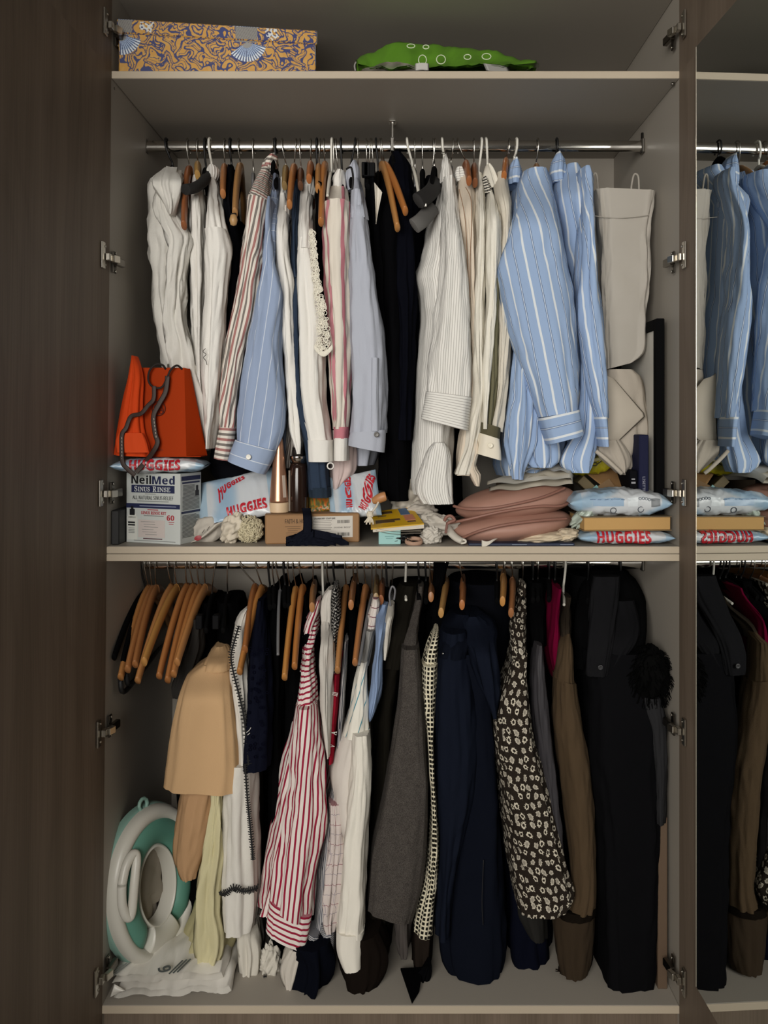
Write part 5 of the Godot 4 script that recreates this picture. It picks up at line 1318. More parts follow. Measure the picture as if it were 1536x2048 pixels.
func shelf_left() -> void:
	var o: Node3D
	# sinus rinse carton
	var A := Vector3(-0.563, MID_Y, -0.064)
	var B := Vector3(-0.440, MID_Y, -0.021)
	var F := face(A, B)
	var hh := 0.144
	o = thing("rinse_carton", "white and navy nasal rinse carton standing at the left end of the shelf", "box", (A + B) / 2)
	part(o, "carton", rbox(Vector3(0.130, hh, 0.078), F * Transform3D(Basis(), Vector3(0, hh / 2, -0.039)), 0.001), mat("bfc3c0", 0.45))
	var navy := mat("1e2548", 0.5)
	var black := mat("15161a", 0.5)
	var red := mat("a8303c", 0.5)
	var grey := mat("7c807e", 0.6)
	part(o, "lettering", say(F, "Neil", -0.028, 0.1305, 0.048, 0.0175), black, "black heading")
	part(o, "lettering", say(F, "Med", 0.0255, 0.1305, 0.054, 0.0175), navy, "navy heading")
	part(o, "title_bar", decal(F, 0, 0.1115, 0.104, 0.0155), navy)
	part(o, "lettering", say(F, "S", -0.041, 0.1115, 0.007, 0.0115, true, true), mat("c9cccb", 0.5))
	part(o, "lettering", say(F, "INUS", -0.0215, 0.1108, 0.029, 0.0092, true, true), mat("c9cccb", 0.5))
	part(o, "lettering", say(F, "R", 0.0045, 0.1115, 0.009, 0.0115, true, true), mat("c9cccb", 0.5))
	part(o, "lettering", say(F, "INSE", 0.0265, 0.1108, 0.031, 0.0092, true, true), mat("c9cccb", 0.5))
	part(o, "lettering", say(F, "ALL NATURAL SINUS RELIEF", 0, 0.0935, 0.098, 0.0075, false), mat("3e4240", 0.6))
	part(o, "print_line", decal(F, 0, 0.0862, 0.076, 0.0016), grey)
	part(o, "print_line", decal(F, -0.006, 0.1012, 0.026, 0.0014), grey)
	part(o, "band", decal(F, 0.0, 0.0765, 0.1292, 0.0095), navy)
	part(o, "band_print", decal(F, 0.012, 0.0765, 0.088, 0.0018, 0.0007), mat("8a90a8", 0.6))
	part(o, "lettering", say(F, "SINUS RINSE KIT", 0.002, 0.0625, 0.060, 0.0062, true, true), red)
	part(o, "print_line", decal(F, 0.0, 0.0688, 0.026, 0.0016), red)
	part(o, "print_line", decal(F, 0.002, 0.0565, 0.048, 0.0015), grey)
	part(o, "lettering", say(F, "60", 0.0425, 0.0535, 0.0175, 0.0110, true), red)
	part(o, "print_line", decal(F, 0.0445, 0.0450, 0.013, 0.0013), red)
	part(o, "print_line", decal(F, 0.0440, 0.0410, 0.011, 0.0013), red)
	part(o, "leaflet", decal(F, -0.003, 0.0300, 0.064, 0.036), mat("c4b9b4", 0.6))
	for k in 6:
		part(o, "print_line", decal(F, -0.012 + 0.004 * (k % 3), 0.0440 - 0.0052 * k, 0.034 - 0.006 * (k % 2), 0.0008, 0.0007), grey)
	part(o, "print_line", decal(F, 0.000, 0.0095, 0.046, 0.0022, 0.0007), mat("5e4148", 0.6))
	part(o, "print_line", decal(F, 0.004, 0.0050, 0.10, 0.0012), grey)
	part(o, "pictured_bottle", join([decal(F, -0.050, 0.030, 0.025, 0.048), decal(F, -0.050, 0.055, 0.018, 0.008)]), mat("d2d3cc", 0.5))
	part(o, "pictured_cap", join([decal(F, -0.050, 0.063, 0.0125, 0.013, 0.0006), decal(F, -0.050, 0.0715, 0.006, 0.008, 0.0006)]), black)
	part(o, "pictured_label", join([decal(F, -0.0515, 0.0415, 0.017, 0.0035, 0.0008), decal(F, -0.0515, 0.0365, 0.017, 0.003, 0.0008)]), black)
	for k in 4: part(o, "print_line", decal(F, -0.0515, 0.0300 - 0.0032 * k, 0.015, 0.0012, 0.0008), grey)
	var G := face(B, B + F.basis.z * -0.078)
	part(o, "side_bar", decal(G, 0.0, 0.1335, 0.070, 0.009), navy)
	part(o, "side_bar", decal(G, 0.0, 0.1245, 0.064, 0.0035), navy)
	part(o, "side_bar", decal(G, 0.0, 0.0640, 0.070, 0.0045), navy)
	part(o, "portrait", join([decal(G, 0.0225, 0.1010, 0.014, 0.012), decal(G, 0.0225, 0.1110, 0.008, 0.012)]), mat("1b1b20", 0.6), "dark printed portrait")
	for k in 20:
		var t := 0.1190 - 0.0026 * k if k < 20 else 0.0
		part(o, "print_line", decal(G, -0.008 if k < 9 else 0.0, t, 0.042 if k < 9 else 0.062, 0.0013), mat("5c605e", 0.6))
	for k in 18: part(o, "print_line", decal(G, -0.002 if k % 4 else -0.006, 0.0575 - 0.0026 * k, 0.060 if k % 4 else 0.05, 0.0013), mat("5c605e", 0.6))
	single("black_case", "plain black box in the corner behind the nasal rinse carton", "box", rbox(Vector3(0.0165, 0.070, 0.11), Transform3D(Basis(), Vector3(-0.5725, MID_Y + 0.035, -0.078)), 0.002), mat("131314", 0.6))
	wipes("wipes pack lying on top of the nasal rinse carton under the orange bag", Vector3(-0.487, MID_Y + hh + 0.0165, -0.058), Vector3(0.186, 0.030, 0.10), Basis(Vector3.UP, 0.10), 1.0, [["HUGGIES", 0.47, 0.05, 0.100, 0.020, 0.0], ["NATURAL CARE", 0.44, -0.09, 0.026, 0.003, 0.0, "6a7680"]])
	# orange carrier bag
	var by := MID_Y + hh + 0.034
	var org := mat("a0340a", 0.7, 0.0, 0.2)
	o = thing("orange_bag", "small orange paper gift bag with dark cord handles and a brown printed ribbon", "bag", Vector3(-0.475, by, -0.08))
	var ty := by + 0.183
	part(o, "front_panel", hexa([Vector3(-0.520, by, -0.049), Vector3(-0.436, by, -0.049), Vector3(-0.436, by, -0.0505), Vector3(-0.520, by, -0.0505), Vector3(-0.532, ty, -0.052), Vector3(-0.441, ty, -0.052), Vector3(-0.441, ty, -0.0535), Vector3(-0.532, ty, -0.0535)]), org)
	part(o, "gusset", hexa([Vector3(-0.4362, by, -0.0492), Vector3(-0.4345, by, -0.049), Vector3(-0.404, by, -0.105), Vector3(-0.406, by, -0.105), Vector3(-0.4412, ty, -0.0522), Vector3(-0.4395, ty, -0.052), Vector3(-0.436, ty - 0.001, -0.085), Vector3(-0.438, ty - 0.001, -0.085)]), org)
	part(o, "gusset", hexa([Vector3(-0.522, by, -0.050), Vector3(-0.520, by, -0.050), Vector3(-0.520, by, -0.105), Vector3(-0.522, by, -0.105), Vector3(-0.534, ty, -0.053), Vector3(-0.532, ty, -0.053), Vector3(-0.532, ty, -0.085), Vector3(-0.534, ty, -0.085)]), org)
	part(o, "back_panel", hexa([Vector3(-0.522, by, -0.105), Vector3(-0.404, by, -0.105), Vector3(-0.404, by, -0.1065), Vector3(-0.522, by, -0.1065), Vector3(-0.534, ty, -0.085), Vector3(-0.436, ty, -0.085), Vector3(-0.436, ty, -0.0865), Vector3(-0.534, ty, -0.0865)]), org)
	part(o, "base", box_at(Vector3(-0.521, by - 0.001, -0.106), Vector3(-0.405, by + 0.001, -0.049), 0.0004), org)
	var cord := mat("1c1411", 0.8)
	part(o, "handle", tube([P(331, 738, -0.052), P(325, 730, -0.045), P(311, 729, -0.04), P(299, 742, -0.038), P(297, 762, -0.038), P(308, 775, -0.038), P(324, 774, -0.038), P(334, 756, -0.038), P(342, 739, -0.038), P(354, 731, -0.042), P(364, 738, -0.052)], 0.0022, 50, 8), cord, "dark cord handles")
	var rib := mat("33221b", 0.6)
	part(o, "ribbon", tube([P(308, 772, -0.036), P(307, 798, -0.034), P(296, 811, -0.028), P(282, 827, -0.02), P(262, 833, -0.008), P(252, 856, -0.002), P(244, 868, -0.001), P(243, 895, 0.0), P(245, 925, 0.003), P(255, 938, 0.004), P(270, 951, 0.002)], 0.0044, 60, 8, Vector3.BACK, 0.18), rib, "brown printed ribbon")
	part(o, "ribbon", tube([P(335, 752, -0.037), P(331, 783, -0.036), P(318, 808, -0.034), P(307, 832, -0.033), P(310, 866, -0.033), P(315, 885, -0.034), P(306, 904, -0.026), P(288, 927, -0.006), P(272, 945, 0.003)], 0.0050, 60, 8, Vector3.BACK, 0.18), rib, "brown printed ribbon")
	var pale := mat("b6aca0", 0.6)
	for k in 7: part(o, "ribbon_print", tube([P(243.5, 874 + k * 7, 0.0022), P(243.8, 878.5 + k * 7, 0.0024)], 0.0009, 3, 5), pale)
	for k in 6: part(o, "ribbon_print", tube([P(307.5 + 0.9 * k, 836 + k * 7, -0.0305), P(308 + 0.9 * k, 840.5 + k * 7, -0.0305)], 0.0009, 3, 5), pale)
	part(o, "emblem_ring", ring_oval(P(317, 817, -0.0475), 0.0135, 0.0145, 0.0009), mat("4a150c", 0.7), "dark round emblem")
	part(o, "emblem", join([tube([P(309, 823, -0.0475), P(313, 815, -0.0475), P(318, 814, -0.0475), P(325, 817, -0.0475), P(326, 824, -0.0475)], 0.0009, 12, 5), ring_oval(P(322, 824, -0.0475), 0.0035, 0.0035, 0.0006), tube([P(311, 824, -0.0475), P(312, 829, -0.0475)], 0.0008, 3, 5), tube([P(308, 815, -0.0475), P(311, 810, -0.0475)], 0.0012, 3, 5)]), mat("4a150c", 0.7))
	part(o, "lettering", words("PARIS", 0.016, 0.0032, Transform3D(Basis(), P(318, 900, -0.0484)), false, true), mat("5a1a0c", 0.7))
	o = thing("orange_wrapper", "folded bright orange tissue wrapper leaning left of the orange gift bag", "wrapper", P(258, 915, -0.03))
	part(o, "fold", cloth([[712, 265, 271], [730, 260, 280], [760, 253, 286], [800, 244, 284], [840, 236, 284], [868, 230, 288], [890, 227, 296], [912, 224, 300, 4]], {"z": -0.013, "d": 0.045, "a": 0.004, "n": 1, "w": 0.0004, "e": 1.15}), mat("d4481c", 0.75, 0.0, 0.2))
	part(o, "flap", cloth([[866, 236, 285], [880, 230, 291], [905, 232, 297]], {"z": -0.006, "d": 0.02, "a": 0.002, "n": 1, "w": 0.0004}), mat("d84e24", 0.75, 0.0, 0.2))
	# between carton and bottles
	wipes("tilted wipes pack under the chambray shirt cuff, left of the copper bottle", P(476, 996, -0.10), Vector3(0.168, 0.032, 0.108), Basis(Vector3.BACK, 0.22) * Basis(Vector3.RIGHT, 0.95), 4.0, [["HUGGIES", 0.62, 0.165, 0.084, 0.020, 0.05], ["HUGGIES", 0.45, 0.30, 0.060, 0.010, 0.3]])
	o = thing("soft_pouch", "greyish white soft pouch with a small red oval logo beside the carton", "pouch", P(415, 1080, -0.08))
	part(o, "pouch", lump(P(417, 1058, -0.085), Vector3(0.036, 0.030, 0.03), 0.3, 1.4, 2.0, Basis(Vector3.BACK, 0.5)), fabric("b5aea4"))
	part(o, "flap", sheet(func(u: float, v: float) -> Vector3: return P(lerpf(380, 432, u) + 14 * v, lerpf(1086, 1048, u) - 4 * v + 3 * sin(u * 4.0), -0.052 + 0.012 * u) + Vector3(0, 0, 0.006 * sin(v * PI)), 0.0015, 10, 8), fabric("bdb6ab"))
	part(o, "logo", moved(lathe([Vector2(0.0002, 0), Vector2(0.0052, 0), Vector2(0.0052, 0.0006), Vector2(0.0002, 0.0008)], Vector3.ZERO, 20), Transform3D(Basis(Vector3.BACK, 0.3) * Basis(Vector3.RIGHT, PI / 2) * Basis.from_scale(Vector3(1.5, 1, 1)), P(396, 1076, -0.042))), mat("8e1c28", 0.5), "red oval logo")
	for k in 3: part(o, "print_line", tube([P(404 + k * 10, 1067 - k * 6, -0.043), P(409 + k * 10, 1059 - k * 6, -0.041)], 0.0007, 3, 5), mat("57504a", 0.8))
	single("cream_cloth", "crumpled cream cloth lying in front of the tilted wipes pack", "cloth", lump(P(466, 1056, -0.055), Vector3(0.022, 0.032, 0.025), 0.45, 1.8, 5.0, Basis(Vector3.BACK, -0.4)), fabric("c9bfae"))
	var lace := [lump(P(499, 1060, -0.06), Vector3(0.026, 0.022, 0.024), 0.2, 2.0, 1.0)]
	rng.seed = 41
	for i in 150:
		var q := Vector3(rng.randfn(), rng.randfn(), absf(rng.randfn())).normalized()
		lace.append(ring(P(499, 1058, -0.06) + q * Vector3(0.029, 0.026, 0.027), rng.randf_range(0.003, 0.006), 0.0011, (q + Vector3(rng.randf_range(-0.8, 0.8), rng.randf_range(-0.8, 0.8), 0)).normalized()))
	var lm := single("crochet_roll", "rolled cream crochet ruffle left of the brown soap carton", "crochet", join(lace), fabric("c6bc9f", null, 1, 1, 0))
	lm.set_meta("kind", "stuff")
	# brown soap carton
	A = Vector3(-0.2685, MID_Y, -0.028)
	B = Vector3(-0.0785, MID_Y, -0.062)
	F = face(A, B)
	var bl := A.distance_to(B)
	o = thing("soap_carton", "long brown cardboard soap carton with a white barcode label, under the bottles", "box", (A + B) / 2)
	part(o, "carton", rbox(Vector3(bl, 0.060, 0.085), F * Transform3D(Basis(), Vector3(0, 0.030, -0.0425)), 0.0025), mat("94704c", 0.75))
	part(o, "lettering", say(F, "FAITH & HO", -0.037, 0.046, 0.040, 0.0085, false), mat("3a2b20", 0.8), "dark printed name")
	for k in 5: part(o, "print_line", decal(F, -0.041 + 0.002 * (k % 2), 0.035 - 0.0042 * k, 0.032 - 0.006 * (k % 3), 0.0007), mat("5a4634", 0.8))
	part(o, "label", decal(F, 0.040, 0.033, 0.084, 0.044), mat("c9c3ba", 0.6), "white sticker")
	part(o, "lettering", say(F, "CRANBERRY SOAP BAR", 0.024, 0.0505, 0.044, 0.0036, true, false, 0.0008), mat("2a2624", 0.7))
	for k in 6: part(o, "print_line", decal(F, 0.020, 0.0455 - 0.0034 * k, 0.038 - 0.004 * (k % 2), 0.0008, 0.0007), mat("6a645e", 0.7))
	rng.seed = 4
	for q in [0.0435, 0.0175]:
		var bars := []
		for k in 14: bars.append(decal(F, 0.051 + k * 0.0018, q, rng.randf_range(0.0004, 0.0012), 0.0068, 0.0007))
		var bp := part(o, "barcode", join(bars), mat("1d1b1a", 0.7), "black barcode")
		bp.set_meta("kind", "stuff")
	part(o, "lettering", say(F, "SYU0346  RKG37", 0.060, 0.0315, 0.034, 0.0028, false, false, 0.0008), mat("4a4642", 0.7))
	# bottles
	var bt := P(558, 1029, -0.075)
	bt.y = MID_Y + 0.0605
	o = thing("copper_bottle", "tall tapering copper bottle with a cream base ring, on the soap carton", "bottle", bt)
	part(o, "cone", lathe([Vector2(0.001, 0.021), Vector2(0.0195, 0.021), Vector2(0.0198, 0.025), Vector2(0.0165, 0.070), Vector2(0.0115, 0.120), Vector2(0.0078, 0.150), Vector2(0.0052, 0.164), Vector2(0.001, 0.166)], bt, 36), mat("b98a70", 0.3, 0.75))
	part(o, "base_ring", lathe([Vector2(0.001, 0), Vector2(0.0198, 0), Vector2(0.0205, 0.002), Vector2(0.0205, 0.020), Vector2(0.0195, 0.0215), Vector2(0.001, 0.0215)], bt, 36), mat("cfb493", 0.5), "cream cap standing on the carton")
	part(o, "label", rbox(Vector3(0.0075, 0.046, 0.0012), Transform3D(Basis(Vector3.UP, 0.75) * Basis(Vector3.RIGHT, -0.1), bt + Vector3(0.0125, 0.055, 0.0130)), 0.0003), mat("b5a496", 0.6))
	bt = P(596, 1029, -0.085)
	bt.y = MID_Y + 0.0605
	o = thing("dark_bottle", "dark brown glass bottle with a chrome collar, right of the copper bottle", "bottle", bt)
	part(o, "glass", lathe([Vector2(0.001, 0), Vector2(0.019, 0), Vector2(0.0205, 0.003), Vector2(0.0205, 0.075), Vector2(0.018, 0.092), Vector2(0.0155, 0.102), Vector2(0.001, 0.104)], bt, 32), mat("251813", 0.12))
	part(o, "collar", lathe([Vector2(0.001, 0.102), Vector2(0.0165, 0.102), Vector2(0.0168, 0.116), Vector2(0.0160, 0.118), Vector2(0.001, 0.118)], bt, 32), mat("cfc4bb", 0.15, 1.0), "chrome collar")
	part(o, "pump", lathe([Vector2(0.001, 0.117), Vector2(0.012, 0.117), Vector2(0.012, 0.135), Vector2(0.001, 0.136)], bt, 24), mat("1a1614", 0.4))
	part(o, "label", rbox(Vector3(0.006, 0.085, 0.001), Transform3D(Basis(Vector3.UP, -0.9), bt + Vector3(-0.0165, 0.045, 0.0128)), 0.0003), mat("8e8478", 0.6))
	# navy strap
	var nav := fabric("14161f")
	o = thing("navy_scarf", "navy cloth sash trailing over the front of the soap carton", "scarf", P(625, 1085, -0.02))
	part(o, "band", sheet(func(u: float, v: float) -> Vector3: return P(lerpf(604, 621, u) + 3 * sin(v * 3.0), lerpf(1020, 1075, v), lerpf(-0.05, -0.016, smoothstep(0.0, 0.35, v))) + Vector3(0, 0.004 * (1.0 - v), 0.003 * sin(u * PI)), 0.002, 8, 16), nav)
	part(o, "heap", sheet(func(u: float, v: float) -> Vector3: return P(lerpf(572, 672, u), lerpf(1092, 1074 - 14 * sin(u * 2.9), v) + 2 * sin(u * 11.0), -0.006 - 0.012 * v) + Vector3(0, 0.002 * noise.get_noise_2d(u * 6.0, v * 6.0), 0.006 * noise.get_noise_2d(u * 5.0, v * 5.0 + 9.0)), 0.003, 26, 10), nav)
	part(o, "tail", sheet(func(u: float, v: float) -> Vector3: return P(lerpf(628, 698, u), lerpf(1062, 1088, u) + lerpf(-3, 12, v) - 5 * sin(u * 3.1), -0.012 + 0.010 * sin(u * 5.0)) + Vector3(0, 0, 0.004 * v), 0.0025, 20, 6), nav)
	part(o, "fold", sheet(func(u: float, v: float) -> Vector3: return P(lerpf(640, 684, u), lerpf(1063, 1071, u) + 6 * v, -0.010 + 0.006 * sin(u * PI)), 0.002, 12, 6), fabric("191c27"))
	single("snack_packet", "small olive packet with orange print, behind the dark bottle under the denim sleeve", "packet", pack(Vector3(0.055, 0.020, 0.05), Transform3D(Basis(Vector3.BACK, 0.2) * Basis(Vector3.RIGHT, 0.9), P(641, 1004, -0.115)), 6.0), packet_mat())
	wipes("crumpled wipes pack standing slanted right of the denim sleeve", P(707, 992, -0.11), Vector3(0.108, 0.030, 0.10), Basis(Vector3.BACK, 0.16) * Basis(Vector3.RIGHT, 1.05), 7.0, [["HUGGIES", 0.78, 0.24, 0.050, 0.016, 0.9], ["HUGGIES", 0.42, 0.27, 0.036, 0.013, 1.5]])
	# small things in front, centre
	A = Vector3(-0.0385, MID_Y, -0.030)
	F = face(A, A + Vector3(0.0255 * 1.735, 0, 0.0))
	o = thing("teal_box", "tiny pale turquoise gift box at the shelf front beside the soap carton", "box", A + Vector3(0.022, 0, -0.02))
	part(o, "carton", rbox(Vector3(0.045, 0.030, 0.055), Transform3D(Basis(Vector3.UP, 0.02), Vector3(-0.0165, MID_Y + 0.015, -0.058)), 0.001), mat("93bfbc", 0.6))
	part(o, "print_line", decal(Transform3D(Basis(), Vector3(-0.0165, MID_Y, -0.0300)), 0, 0.016, 0.018, 0.0014), mat("6f9c9b", 0.6))
	part(o, "print_line", decal(Transform3D(Basis(), Vector3(-0.0165, MID_Y, -0.0300)), 0, 0.012, 0.014, 0.001), mat("6f9c9b", 0.6))
	o = thing("yellow_book", "yellow picture book lying tilted on papers at the middle of the shelf", "book", P(795, 1056, -0.06))
	var q0 := P(742, 1057, -0.025)
	var q1 := P(848, 1047, -0.030)
	var q2 := P(823, 1014, -0.13)
	var q3 := P(740, 1024, -0.13)
	var dn := Vector3(0, -0.0022, 0)
	part(o, "cover", hexa([q0 + dn, q1 + dn, q2 + dn, q3 + dn, q0, q1, q2, q3]), mat("c79c14", 0.45))
	part(o, "pages", hexa([q0 + dn * 3.5 + Vector3(0.004, 0, 0), q1 + dn * 4.5, q2 + dn * 4, q3 + dn * 3, q0 + dn * 1.05 + Vector3(0.004, 0, 0), q1 + dn * 1.05, q2 + dn, q3 + dn]), fabric("c8c0b2"))
	var on := func(u: float, v: float) -> Vector3: return q0.lerp(q1, u).lerp(q3.lerp(q2, u), v) + Vector3(0, 0.0006, 0.0003)
	var slab := func(u0: float, v0: float, u1: float, v1: float) -> ArrayMesh:
		var up := Vector3(0, 0.0006, 0)
		return hexa([on.call(u0, v0), on.call(u1, v0), on.call(u1, v1), on.call(u0, v1), on.call(u0, v0) + up, on.call(u1, v0) + up, on.call(u1, v1) + up, on.call(u0, v1) + up])
	for k in [[0.10, 0.22, 0.48, 0.40], [0.46, 0.30, 0.60, 0.40], [0.20, 0.74, 0.50, 0.88], [0.16, 0.60, 0.34, 0.63]]:
		part(o, "title_print", slab.call(k[0], k[1], k[2], k[3]), mat("4f3a18", 0.6), "dark brown printed title")
	part(o, "picture", slab.call(0.66, 0.58, 0.86, 0.95), mat("48607e", 0.6), "blue printed figure")
	part(o, "picture", slab.call(0.70, 0.24, 0.90, 0.56), mat("b9765a", 0.6), "pinkish printed figure")
	part(o, "picture", slab.call(0.72, 0.14, 0.88, 0.20), mat("5a3a22", 0.6))
	single("magazine", "pale magazine sagging under the yellow picture book", "magazine", sheet(func(u: float, v: float) -> Vector3: return P(lerpf(752, 846, u), 1059 + 8 * u + 2 * sin(u * 5.0), lerpf(-0.022, -0.13, v)) + Vector3(0, 0.012 * v - 0.002 * sin(u * 3.0), 0), 0.005, 20, 6), fabric("b8b0a4"))
	single("black_bag", "crinkled black plastic bag squashed beneath the magazine", "bag", lump(P(800, 1074, -0.06), Vector3(0.032, 0.012, 0.03), 0.5, 3.0, 3.0), mat("141414", 0.35))
	single("leather_loop", "tan leather loop lying flat at the shelf front", "strap", tube([P(815, 1080, -0.035), P(827, 1077, -0.04), P(840, 1079, -0.035), P(842, 1085, -0.022), P(828, 1088, -0.016), P(814, 1085, -0.022), P(812, 1081, -0.033)], 0.0028, 40, 8, Vector3.UP, 1.6), mat("a58570", 0.7))
	o = thing("rope_handle", "wooden skipping-rope handle with a knotted white cord above the yellow book", "rope", P(757, 998, -0.05))
	part(o, "handle", tube([P(746, 1002, -0.052), P(752, 1000, -0.05), P(760, 996, -0.048), P(768, 993, -0.047), P(772, 992, -0.047)], func(t: float) -> float: return 0.0065 + 0.0035 * sin(t * 2.6), 18, 14), mat("b07c50", 0.45))
	part(o, "cord", tube([P(757, 1004, -0.043), P(752, 1014, -0.036), P(746, 1022, -0.03), P(740, 1030, -0.026), P(737, 1040, -0.022)], 0.0021, 20, 8), fabric("d2c9b8"))
	var knot := [lump(P(740, 1029, -0.024), Vector3(0.007, 0.007, 0.006), 0.4, 2.5, 1.0)]
	for k in 6: knot.append(tube([P(739, 1032, -0.022), P(733 + k * 2.4, 1040, -0.017), P(729 + k * 3.5, 1045 + (k % 2) * 4, -0.015)], 0.0015, 6, 6))
	part(o, "tassel", join(knot), fabric("cfc5b2"), "frayed white knot")
	single("linen_bag", "crumpled light linen bag behind the pinstriped shirt tail", "bag", lump(P(815, 1000, -0.17), Vector3(0.036, 0.048, 0.05), 0.4, 1.7, 6.0), fabric("b9b2a6"))
	single("linen_roll", "rolled light cloth beside the yellow book's far corner", "cloth", lump(P(842, 1022, -0.13), Vector3(0.034, 0.020, 0.03), 0.4, 1.8, 9.0), fabric("b1aaa0"))
	single("tissue", "crumpled white tissue right of the magazine", "tissue", lump(P(862, 1072, -0.045), Vector3(0.020, 0.018, 0.018), 0.5, 2.2, 4.0), fabric("c4beb4"))
	single("white_sock", "greyish white sock lying bunched left of the pink toiletry bag", "sock", lump(P(880, 1048, -0.08), Vector3(0.042, 0.020, 0.03), 0.5, 2.0, 12.0, Basis(Vector3.BACK, -0.2)), fabric("b8b2a8"))
	o = thing("white_sleeve", "white knitted tube end reaching the shelf edge before the pink toiletry bag", "cloth", P(912, 1075, -0.03))
	part(o, "tube", tube([P(893, 1052, -0.06), P(902, 1066, -0.045), P(914, 1077, -0.03), P(926, 1083, -0.022)], 0.0095, 16, 12, Vector3.UP, 0.7), fabric("c6c0b5"))
	part(o, "rim", tube([P(921, 1079, -0.022), P(930, 1080, -0.018), P(931, 1085, -0.016), P(922, 1087, -0.016)], 0.0022, 12, 6), fabric("d2ccc0"))

func packet_mat() -> StandardMaterial3D:
	var im := Image.create(64, 64, false, Image.FORMAT_RGB8)
	for y in 64:
		for x in 64:
			var k := noise.get_noise_2d(x * 0.12, y * 0.2)
			im.set_pixel(x, y, Color("b5602a") if k > 0.3 else Color("8a7a30") if k > -0.2 else Color("5d5b38"))
	var m := StandardMaterial3D.new()
	m.albedo_texture = ImageTexture.create_from_image(im)
	m.roughness = 0.35
	return m

func shelf_right() -> void:
	var o: Node3D
	var pink := mat("a07869", 0.55)
	var seam := mat("865d50", 0.5)
	o = thing("toiletry_bag", "dusty pink leather toiletry bag with piped seams, two-tiered, at the right centre of the shelf", "bag", P(1020, 1080, -0.1))
	var tb := Basis(Vector3.BACK, 0.09)
	part(o, "lower_pouch", lump(P(1018, 1050, -0.10), Vector3(0.133, 0.034, 0.088), 0.06, 1.2, 3.0, Basis(Vector3.BACK, 0.11)), pink)
	part(o, "upper_pouch", lump(P(1030, 1004, -0.105), Vector3(0.126, 0.038, 0.082), 0.06, 1.2, 8.0, Basis(Vector3.BACK, 0.13)), pink)
	part(o, "seam", tube([P(907, 1012, -0.055), P(935, 1018, -0.028), P(985, 1016, -0.018), P(1040, 1006, -0.018), P(1090, 993, -0.028), P(1130, 976, -0.055)], 0.003, 40, 8), seam)
	part(o, "zip", tube([P(898, 1046, -0.05), P(930, 1040, -0.028), P(1000, 1024, -0.018), P(1075, 1013, -0.022), P(1120, 1012, -0.035), P(1146, 1002, -0.06)], 0.003, 44, 8), seam, "zip line between the tiers")
	part(o, "seam", tube([P(925, 1076, -0.036), P(960, 1062, -0.014), P(1010, 1050, -0.008), P(1080, 1041, -0.014), P(1134, 1037, -0.041)], 0.003, 40, 8), seam)
	part(o, "tab", tube([P(889, 1042, -0.03), P(893, 1034, -0.028), P(902, 1032, -0.028), P(909, 1040, -0.028), P(900, 1044, -0.026), P(893, 1048, -0.026)], 0.0032, 24, 8), seam, "pull loop")
	part(o, "zip_pull", rbox(Vector3(0.005, 0.022, 0.0025), Transform3D(Basis(Vector3.BACK, -0.15), P(893, 1056, -0.024)), 0.0008), mat("6a4034", 0.5))
	o = thing("white_towel", "folded white muslin cloth lying on top of the pink toiletry bag", "cloth", P(1060, 975, -0.12))
	part(o, "fold", sheet(func(u: float, v: float) -> Vector3: return P(lerpf(976, 1146, u), 976 - 14 * u - 20 * sin(u * 2.2) * v, -0.045 - 0.13 * v) + Vector3(0, 0.004 * noise.get_noise_2d(u * 3.0, v * 2.0) + 0.010 * sin(v * PI), 0.004 * noise.get_noise_2d(u * 4.0, 3.0)), 0.014, 36, 12), fabric("cbc5b8"))
	part(o, "fold", sheet(func(u: float, v: float) -> Vector3: return P(lerpf(1030, 1143, u), 954 - 8 * sin(u * 3.0) - 14 * v, -0.06 - 0.1 * v) + Vector3(0, 0.004 * noise.get_noise_2d(u * 4.0, v * 2.0 + 5.0), 0.004 * noise.get_noise_2d(u * 4.0, 8.0)), 0.014, 30, 10), fabric("cdc7bb"))
	o = thing("cream_scarf", "cream folded cloth peeking out under the pink toiletry bag's right side", "cloth", P(1095, 1084, -0.05))
	part(o, "fold", lump(P(1086, 1073, -0.058), Vector3(0.056, 0.012, 0.045), 0.25, 1.6, 3.0, Basis(Vector3.BACK, 0.10)), fabric("c9b9a0"))
	part(o, "fold", lump(P(1132, 1069, -0.052), Vector3(0.027, 0.013, 0.035), 0.3, 1.8, 7.0, Basis(Vector3.BACK, 0.15)), fabric("cbbca4"))
	o = thing("navy_notebook", "thin navy notebook lying flat under the pink toiletry bag", "book", P(1040, 1088, -0.05))
	part(o, "cover", box_at(Vector3(0.143, MID_Y + 0.0002, -0.16), Vector3(0.356, MID_Y + 0.0052, -0.008), 0.001), mat("1d2740", 0.5))
	part(o, "spine_print", rbox(Vector3(0.03, 0.0012, 0.0004), Transform3D(Basis(), Vector3(0.245, MID_Y + 0.0028, -0.0078)), 0.0001), mat("7d8696", 0.5))
	part(o, "spine_print", rbox(Vector3(0.026, 0.0012, 0.0004), Transform3D(Basis(), Vector3(0.34, MID_Y + 0.0028, -0.0078)), 0.0001), mat("7d8696", 0.5))
	single("paper_scrap", "torn white paper scrap at the shelf edge over the navy notebook", "paper", sheet(func(u: float, v: float) -> Vector3: return P(lerpf(963, 996, u), 1080 + 13 * v * (1.0 - u) + 3 * sin(u * 5.0), -0.006 + 0.004 * v), 0.0008, 10, 6), mat("cfc8bc", 0.8))
	# wipes and book at the right end
	wipes("flat wipes pack at the bottom of the right-hand pile, under the thick paperback", Vector3(0.462, MID_Y + 0.0155, -0.055), Vector3(0.192, 0.029, 0.095), Basis(Vector3.UP, -0.02), 11.0, [["HUGGIES", 0.47, 0.06, 0.108, 0.024, 0.0]])
